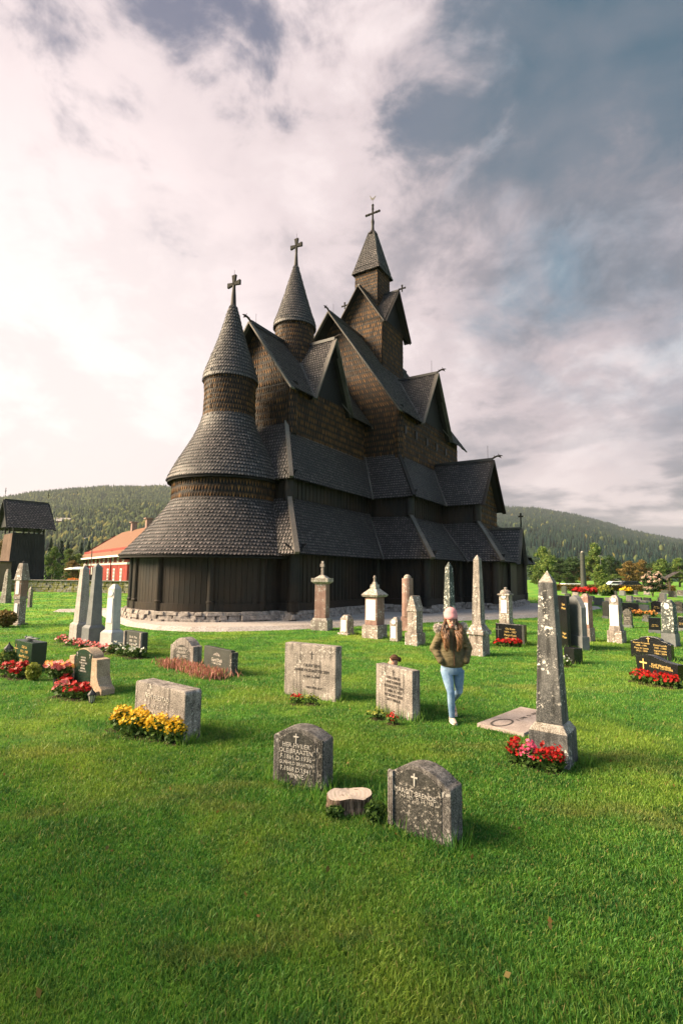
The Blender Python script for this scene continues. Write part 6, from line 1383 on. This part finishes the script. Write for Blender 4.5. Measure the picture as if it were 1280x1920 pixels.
# the valley air
mb = MB(); mb.box((0, 1400, 149), (7000, 3400, 304)); hz = mb.build('haze', bpy.data.materials.new('haze')); hm = hz.data.materials[0]; hm.use_nodes = True; hm.node_tree.nodes.clear(); hn = NT(hm.node_tree)
pv = hn.new('ShaderNodeVolumePrincipled'); pv.inputs['Color'].default_value = (.86, .90, .95, 1); pv.inputs['Density'].default_value = .00010; pv.inputs['Anisotropy'].default_value = .2
ou = hn.new('ShaderNodeOutputMaterial'); hn.l.new(pv.outputs[0], ou.inputs['Volume']); tag(hz, 'pale haze in the valley air', 'haze', kind='stuff'); hz.display_type = 'WIRE'

# ------------------------------------------------------------------ people
random.seed(3); rng = np.random.default_rng(3)
def fuse(mb, name, m_, parent, vox=.012, sm=2, smooth=True):
    """one continuous skin round the overlapping limbs of mb"""
    tmp = mb.build(name+'_tmp', m_, None, norm=True); md = tmp.modifiers.new('r', 'REMESH'); md.mode = 'VOXEL'; md.voxel_size = vox; md.use_smooth_shade = smooth
    if sm: s_ = tmp.modifiers.new('s', 'SMOOTH'); s_.iterations = sm; s_.factor = .5
    bpy.context.view_layer.update(); ev = tmp.evaluated_get(bpy.context.evaluated_depsgraph_get()); me = bpy.data.meshes.new_from_object(ev); me.name = name
    bpy.data.objects.remove(tmp); o = bpy.data.objects.new(name, me); COL.objects.link(o); o.parent = parent; me.materials.clear(); me.materials.append(m_)
    if smooth: me.polygons.foreach_set('use_smooth', [True]*len(me.polygons))
    return o
M['skin'] = flat('skin', (.50, .27, .19), .5, .35, .06); M['lips'] = flat('lips', (.38, .11, .10), .45, .4, .05); M['eye_dark'] = flat('eyes', (.03, .02, .015), .3, .5)
M['brow'] = flat('brows', (.07, .035, .02), .8, .2); M['wool'] = flat('pink knitted wool', (.62, .28, .29), .9, .15, .1, sc=30)
n = mat('olive jacket', .7, .25); f = n.noise(n.obj, 9, 4); col(n, n.mix(n.ss(f, .35, .65), (.095, .076, .038), (.150, .118, .062))); bump(n, n.noise(n.map(n.obj, (5, 5, 26)), 1, 4, .6), .7, .03); M['jacket'] = n.m
n = mat('light denim', .85, .15); f = n.noise(n.obj, 6, 4); col(n, n.mix(n.ss(f, .35, .7), (.13, .22, .36), (.28, .39, .53))); bump(n, n.noise(n.map(n.obj, (8, 8, 30)), 1, 3), .35, .01); M['denim'] = n.m
M['suede'] = flat('beige shoes', (.62, .44, .36), .8, .2, .1); M['sole'] = flat('white soles', (.75, .68, .62), .6, .2, .05); M['fur'] = leafm('pale fur', (.45, .38, .34), (.75, .68, .63), None, .2, .9)
n = mat('brown hair', .45, .5); c_ = n.mix(n.rnd, (.060, .028, .014), (.20, .092, .040)); sp3 = n.n.new('ShaderNodeSeparateXYZ'); n.l.new(n.obj, sp3.inputs[0]); c_ = n.mix(n.ss(sp3.outputs[2], 1.45, 1.05, 0, .6), c_, (.30, .145, .06)); col(n, c_); M['hair'] = n.m

pg = G(849, 1354); D_ = pg.y; s = D_/FPX
wo_ = thing('person', 'walking woman in olive fur-hooded jacket, light jeans and pink knitted hat, hands in pockets', 'person', pg, 0)
def q3(x, y, dy=0):                       # (zoomed column, zoomed row) of her outline -> her own frame
    X = 780+x/7.387; Yp = 1120+y/7.387; return Vector(((X-849)*s, dy, ZT(pg, Yp)))
def tb(mb, pts, rad, n=14): mb.tube(pts, rad, n)
HC = q3(501, 335); hz_ = HC.z
body = MB()
body.ball(HC+Vector((0, .01, .012)), (.074, .092, .105), 20, 14); body.ball(HC+Vector((0, -.022, -.055)), (.052, .062, .058), 16, 10)
body.tube([HC+Vector((0, -.075, .010)), HC+Vector((0, -.100, -.022))], [(.008, .010), (.013, .013)], 8)      # nose
body.tube([HC+Vector((-.018, -.078, -.052)), HC+Vector((.018, -.078, -.052))], [.006, .006], 6)
for q in (-1, 1): body.ball(HC+Vector((q*.074, .012, -.005)), (.010, .018, .028), 8, 6)
tb(body, [HC+Vector((0, .02, -.06)), Vector((HC.x, .03, hz_-.20))], [(.048, .05), (.055, .055)])
sh = hz_-.235
tb(body, [Vector((HC.x, .03, sh+.02)), Vector((HC.x, .03, sh-.12)), Vector((HC.x, .03, sh-.35)), q3(500, 960, .02), q3(500, 1040, .02)], [(.10, .07), (.15, .09), (.12, .085), (.15, .10), (.13, .095)], 16)
def limb(mb, pts, rad): tb(mb, pts, rad, 12); [mb.ball(p_, r_*1.0, 10, 8) for p_, r_ in zip(pts[1:-1], rad[1:-1])]
AL = [q3(372, 515, .03), q3(272, 715, .05), q3(345, 865, -.06)]; AR = [q3(640, 515, .03), q3(735, 715, .05), q3(685, 865, -.06)]
for A_ in (AL, AR): limb(body, A_, [.042, .034, .024])
LF = [q3(430, 1010, .02), q3(470, 1300, -.08), q3(484, 1640, -.06)]; LB = [q3(598, 1010, .03), q3(606, 1310, .05), q3(572, 1500, .36)]
limb(body, LF, [.075, .048, .034]); limb(body, LB, [.075, .048, .034])
for A_, q in ((AL, 1), (AR, -1)):         # hands resting in the pockets, with five fingers each
    h_ = A_[2]; dv = Vector((q*.75, .30, -.40)).normalized(); sd = Vector((0, 1, 0)).cross(dv).normalized()
    tb(body, [h_, h_+dv*.075], [(.024, .014), (.036, .014)], 10)
    for k, ln in enumerate((.055, .066, .062, .048)):
        o_ = h_+dv*.07+sd*(k-1.5)*.017; tb(body, [o_, o_+dv*ln*.5, o_+dv*ln+Vector((0, .015, 0))], [.0085, .008, .006], 7)
    tb(body, [h_+dv*.02+sd*.03*q, h_+dv*.05+sd*.05*q, h_+dv*.08+sd*.052*q], [.010, .009, .007], 7)
F1 = LF[2]; F2 = LB[2]
tb(body, [F1+Vector((0, .02, -.05)), Vector((F1.x+.01, -.07, .04)), Vector((F1.x+.01, -.16, .03))], [.03, (.034, .025), (.03, .02)], 10)
tb(body, [F2+Vector((0, .02, -.04)), F2+Vector((.0, -.05, -.09)), F2+Vector((.0, -.13, -.13))], [.03, (.034, .025), (.03, .02)], 10)
fuse(body, 'body', M['skin'], wo_, .0075, 2)
for q in (-1, 1):
    mb = MB(); mb.ball(HC+Vector((q*.030, -.078, .012)), (.014, .010, .0075), 10, 6); mb.build('eye', M['eye_dark'], wo_, smooth=True)
    mb = MB(); mb.tube([HC+Vector((q*.014, -.086, .030)), HC+Vector((q*.034, -.084, .036)), HC+Vector((q*.050, -.072, .028))], [.0035, .0045, .002], 5); mb.build('eyebrow', M['brow'], wo_)
mb = MB(); mb.tube([HC+Vector((-.026, -.078, -.056)), HC+Vector((0, -.090, -.052)), HC+Vector((.026, -.078, -.056))], [.003, .0095, .003], 8); mb.build('lips', M['lips'], wo_, smooth=True)
jk = MB()
tb(jk, [Vector((HC.x, .02, sh+.135)), Vector((HC.x, .035, sh+.02)), Vector((HC.x, .035, sh-.10)), q3(505, 700, .03), q3(508, 860, .02), q3(512, 930, .02), q3(512, 965, .02)], [(.062, .066), (.135, .090), (.178, .118), (.178, .13), (.195, .145), (.178, .135), (.150, .12)], 22)
for A_ in (AL, AR): limb(jk, A_, [.082, .070, .052]); jk.ball(A_[0], .088, 12, 8); jk.ball(A_[2]+Vector((0, .0, 0)), .056, 10, 8)
for A_ in (AL, AR):                       # folds of the padded sleeves
    for k in range(7):
        t_ = .25+k*.11; p_ = A_[0].lerp(A_[1], t_*1.4) if t_ < .7 else A_[1].lerp(A_[2], (t_-.7)*2.5); jk.ball(p_+Vector((random.uniform(-.02, .02), -.02, 0)), (.074-.02*t_, .066, .028), 10, 6)
ja = fuse(jk, 'jacket', M['jacket'], wo_, .011, 2)
mb = MB(); mb.tube([q3(512, 480, -.10), q3(512, 700, -.122), q3(514, 930, -.128)], .006, 6); mb.build('zip', M['brow'], ja)
mb = MB(); mb.tube([q3(650, 925, -.06), q3(690, 935, -.08), q3(686, 985, -.08)], .005, 5); mb.build('drawcord', M['iron'], ja)
P_ = []                                   # fur trim of the hood lying round the shoulders
for cc_, r0 in ((q3(325, 425, .0), .052), (q3(668, 400, .0), .046)):
    for k in range(2200): P_.append(cc_+Vector(rng.normal(0, .5, 3))*r0+Vector((0, .01, 0)))
for k in range(2600):
    a = rng.uniform(-.25, PI+.25) if rng.random() < .5 else (rng.normal(.12, .16) if rng.random() < .5 else PI-rng.normal(.12, .16)); rr_ = .165+rng.normal(0, .022); c_ = Vector((HC.x+rr_*math.cos(a)*1.12, .055+rr_*math.sin(a)*.75, hz_-.135+.02*math.sin(a)+rng.normal(0, .022))); P_.append(c_)
V_, T_, r_ = leaves_at(np.array([tuple(p_) for p_ in P_]), .008, .5, 4.2); o = npmesh('fur_trim', V_, T_, M['fur'], r_); o.parent = ja
jn = MB()
tb(jn, [q3(503, 925, .02), q3(503, 1010, .03), q3(505, 1080, .02)], [(.155, .115), (.165, .12), (.12, .10)], 20)
limb(jn, [LF[0], LF[0].lerp(LF[1], .5), LF[1], LF[1].lerp(LF[2], .35), LF[2]+Vector((0, 0, -.01))], [.090, .078, .056, .056, .042])
limb(jn, [LB[0], LB[0].lerp(LB[1], .5), LB[1], LB[1].lerp(LB[2], .35), LB[2]+Vector((0, 0, -.01))], [.090, .076, .055, .054, .040])
fuse(jn, 'jeans', M['denim'], wo_, .010, 2)
def shoe(a, toe, lab):
    mb = MB(); d = (toe-a); tb(mb, [a+Vector((0, .025, .045)), a+Vector((0, 0, .0)), a.lerp(toe, .5), toe], [(.038, .042), (.042, .045), (.044, .034), (.034, .022)], 14); mb.ball(toe, (.036, .03, .022), 10, 8); o = fuse(mb, 'shoe', M['suede'], wo_, .008, 1)
    mb = MB(); u_ = Vector((0, -.3, -1)).normalized() if toe.z < a.z-.03 else Vector((0, 0, -1)); dn = u_*.032
    mb.tube([a+dn+Vector((0, .03, 0)), a.lerp(toe, .5)+dn*.9, toe+dn*.6+Vector((0, -.015, 0))], [(.040, .011), (.046, .011), (.034, .010)], 12); mb.build('sole', M['sole'], o, smooth=True)
    mb = MB()
    for k in range(3): p_ = a.lerp(toe, .30+.16*k)+Vector((0, 0, .038-.005*k)); mb.tube([p_+Vector((-.026, 0, -.006)), p_+Vector((0, -.004, .003)), p_+Vector((.026, 0, -.006))], .004, 5)
    build_each(mb, 'lace', M['sole'], o)
shoe(Vector((F1.x+.005, -.02, .052)), Vector((F1.x+.015, -.185, .036)), 1)
shoe(Vector((F2.x+.0, F2.y-.01, F2.z-.075)), Vector((F2.x+.01, F2.y-.13, .045)), 2)
mb = MB()                                 # knitted hat with turned-up brim
prof = [(.092, -.005), (.100, .0), (.102, .045), (.095, .052), (.094, .09), (.078, .13), (.045, .155), (.0, .165)]
n_ = 40; vs = []; fs = []
for r_, z_ in prof:
    for i in range(n_): a = 2*PI*i/n_; k = 1+(.02 if i % 2 else 0); vs.append((HC.x+r_*k*math.cos(a)*.98, .018+r_*k*math.sin(a)*1.1, hz_+.052+z_+(-.012*math.sin(a)*-1 if z_ < .06 else 0)))
for k in range(len(prof)-1):
    for i in range(n_): fs.append((k*n_+i, k*n_+(i+1) % n_, (k+1)*n_+(i+1) % n_, (k+1)*n_+i))
mb.add(vs, fs); mb.build('knitted_hat', M['wool'], wo_, smooth=True)
mb = MB()                                 # long wavy hair
for k in range(170):
    sd = random.choice((-1, 1)); a = random.uniform(.05, 1.3); x0 = sd*(.070+.010*math.cos(a)); y0 = .008+.08*math.sin(a)*random.uniform(.3, 1)
    ln = random.uniform(.26, .44); fr = random.uniform(.3, 1); w1 = random.uniform(1.0, 1.9); ph = random.uniform(0, 6.3); pts = []; rr_ = []
    for j in range(10):
        t_ = j/9; bulge = sd*(.058*math.sin(PI*min(1, max(0, t_-.12)*1.1)))*random.uniform(.5, 1.3); inw = -sd*.050*max(0, t_-.3)*fr
        pts.append((HC.x+x0*(1+.25*t_)+bulge+inw+.013*math.sin(ph+w1*6*t_), y0*(1-t_)-(.10+.035*fr)*t_-.02*math.sin(PI*t_)+.010*math.cos(ph+w1*6*t_), hz_+.045-ln*t_)); rr_.append((.010*(1-t_*.75)+.0015)*(.55 if j < 2 else 1))
    mb.tube(pts, rr_, 5, r=random.random())
for k in range(90):                       # locks over the chest and collar
    sd = random.choice((-1, 1)); x0 = sd*random.uniform(.050, .095); ph = random.uniform(0, 6.3); ln = random.uniform(.20, .36); pts = []; rr_ = []
    for j in range(9):
        t_ = j/8; pts.append((HC.x+x0*(1+.35*math.sin(PI*t_*.8))+.015*math.sin(ph+9*t_), -.060-.085*min(1, t_*2.2)-.012*math.cos(ph+9*t_), hz_-.125-ln*t_*.85)); rr_.append(.010*(1-t_*.8)+.0015)
    mb.tube(pts, rr_, 5, r=random.random())
mb.build('hair', M['hair'], wo_, smooth=True)

# someone crouching behind the upright headstone: only the top of the head shows
cg = G(738, 1352)*1.10; cp = thing('person', 'brown-haired person crouching behind the upright grey headstone, only the head showing', 'person', (cg.x, cg.y, 0), 0); zt = ZT(cg, 1227); xh = 0
HC2 = Vector((xh, 0, zt-.115)); k_ = HC2.z
mb = MB(); mb.ball(HC2, (.072, .090, .098), 18, 12); mb.ball(HC2+Vector((-.035, 0, -.05)), (.055, .052, .055), 14, 8); mb.tube([HC2+Vector((-.078, -.01, 0)), HC2+Vector((-.10, -.012, -.03))], [.008, .012], 6)
tb(mb, [HC2+Vector((.01, 0, -.06)), Vector((.03, .02, k_-.17))], [.048, .05]); tb(mb, [Vector((.03, .02, k_-.16)), Vector((.06, .03, k_*.42)), Vector((.08, .03, .22))], [(.10, .14), (.11, .13), (.13, .15)], 16)
for q in (-1, 1):
    limb(mb, [Vector((.08, .03+q*.09, .22)), Vector((-.18, .03+q*.11, .36)), Vector((-.02, .03+q*.12, .08))], [.075, .055, .04]); tb(mb, [Vector((-.02, .03+q*.12, .05)), Vector((-.16, .03+q*.12, .035))], [.04, .03], 10)
    limb(mb, [Vector((.03, .02+q*.16, k_-.20)), Vector((.0, .02+q*.20, k_*.48)), Vector((-.16, .02+q*.10, .42))], [.045, .038, .028])
    for j in range(4): tb(mb, [Vector((-.16, .02+q*(.10-.016*j), .42)), Vector((-.215, .02+q*(.085-.016*j), .405)), Vector((-.235, .02+q*(.08-.016*j), .375))], [.011, .009, .007], 7)
    tb(mb, [Vector((-.155, .02+q*.11, .43)), Vector((-.195, .02+q*.12, .44))], [.012, .008], 7)
fuse(mb, 'body', M['skin'], cp, .010, 2)
mb = MB(); tb(mb, [Vector((.03, .02, k_-.14)), Vector((.04, .02, k_-.22)), Vector((.07, .03, k_*.42)), Vector((.09, .03, .24))], [(.09, .08), (.13, .18), (.14, .165), (.15, .17)], 18)
for q in (-1, 1): limb(mb, [Vector((.03, .02+q*.16, k_-.20)), Vector((.0, .02+q*.20, k_*.48)), Vector((-.14, .02+q*.11, .42))], [.065, .055, .042])
fuse(mb, 'jumper', M['tower_brown'], cp, .012, 2)
mb = MB()
for q in (-1, 1): limb(mb, [Vector((.08, .03+q*.09, .22)), Vector((-.18, .03+q*.11, .36)), Vector((-.02, .03+q*.12, .10))], [.095, .072, .055])
mb.ball((.10, .03, .22), (.14, .17, .12), 14, 10); fuse(mb, 'trousers', M['denim'], cp, .012, 2)
mb = MB()
for k in range(150):
    a = random.uniform(-.6, .6)+(0 if random.random() < .7 else .2); pts = []
    for j in range(7):
        t_ = j/6; th_ = -1.0+t_*2.35; pts.append(HC2+Vector((.080*math.sin(th_)+.012, (.097*math.sin(a*1.9)), .104*math.cos(th_)*math.cos(a*1.9)*.98+.008)))
    mb.tube([tuple(p_) for p_ in pts], [.009]*6+[.004], 5, r=random.random()*.6)
mb.ball(HC2+Vector((.095, 0, .035)), (.035, .04, .04), 10, 8, .08, .2); mb.build('hair', M['brow'], cp, smooth=True)
for q in (-1, 1): mb = MB(); tb(mb, [Vector((.0, .03+q*.12, .055)), Vector((-.10, .03+q*.12, .045)), Vector((-.19, .03+q*.12, .03))], [.05, .045, .03], 12); mb.build('shoe', M['suede'], cp, smooth=True)
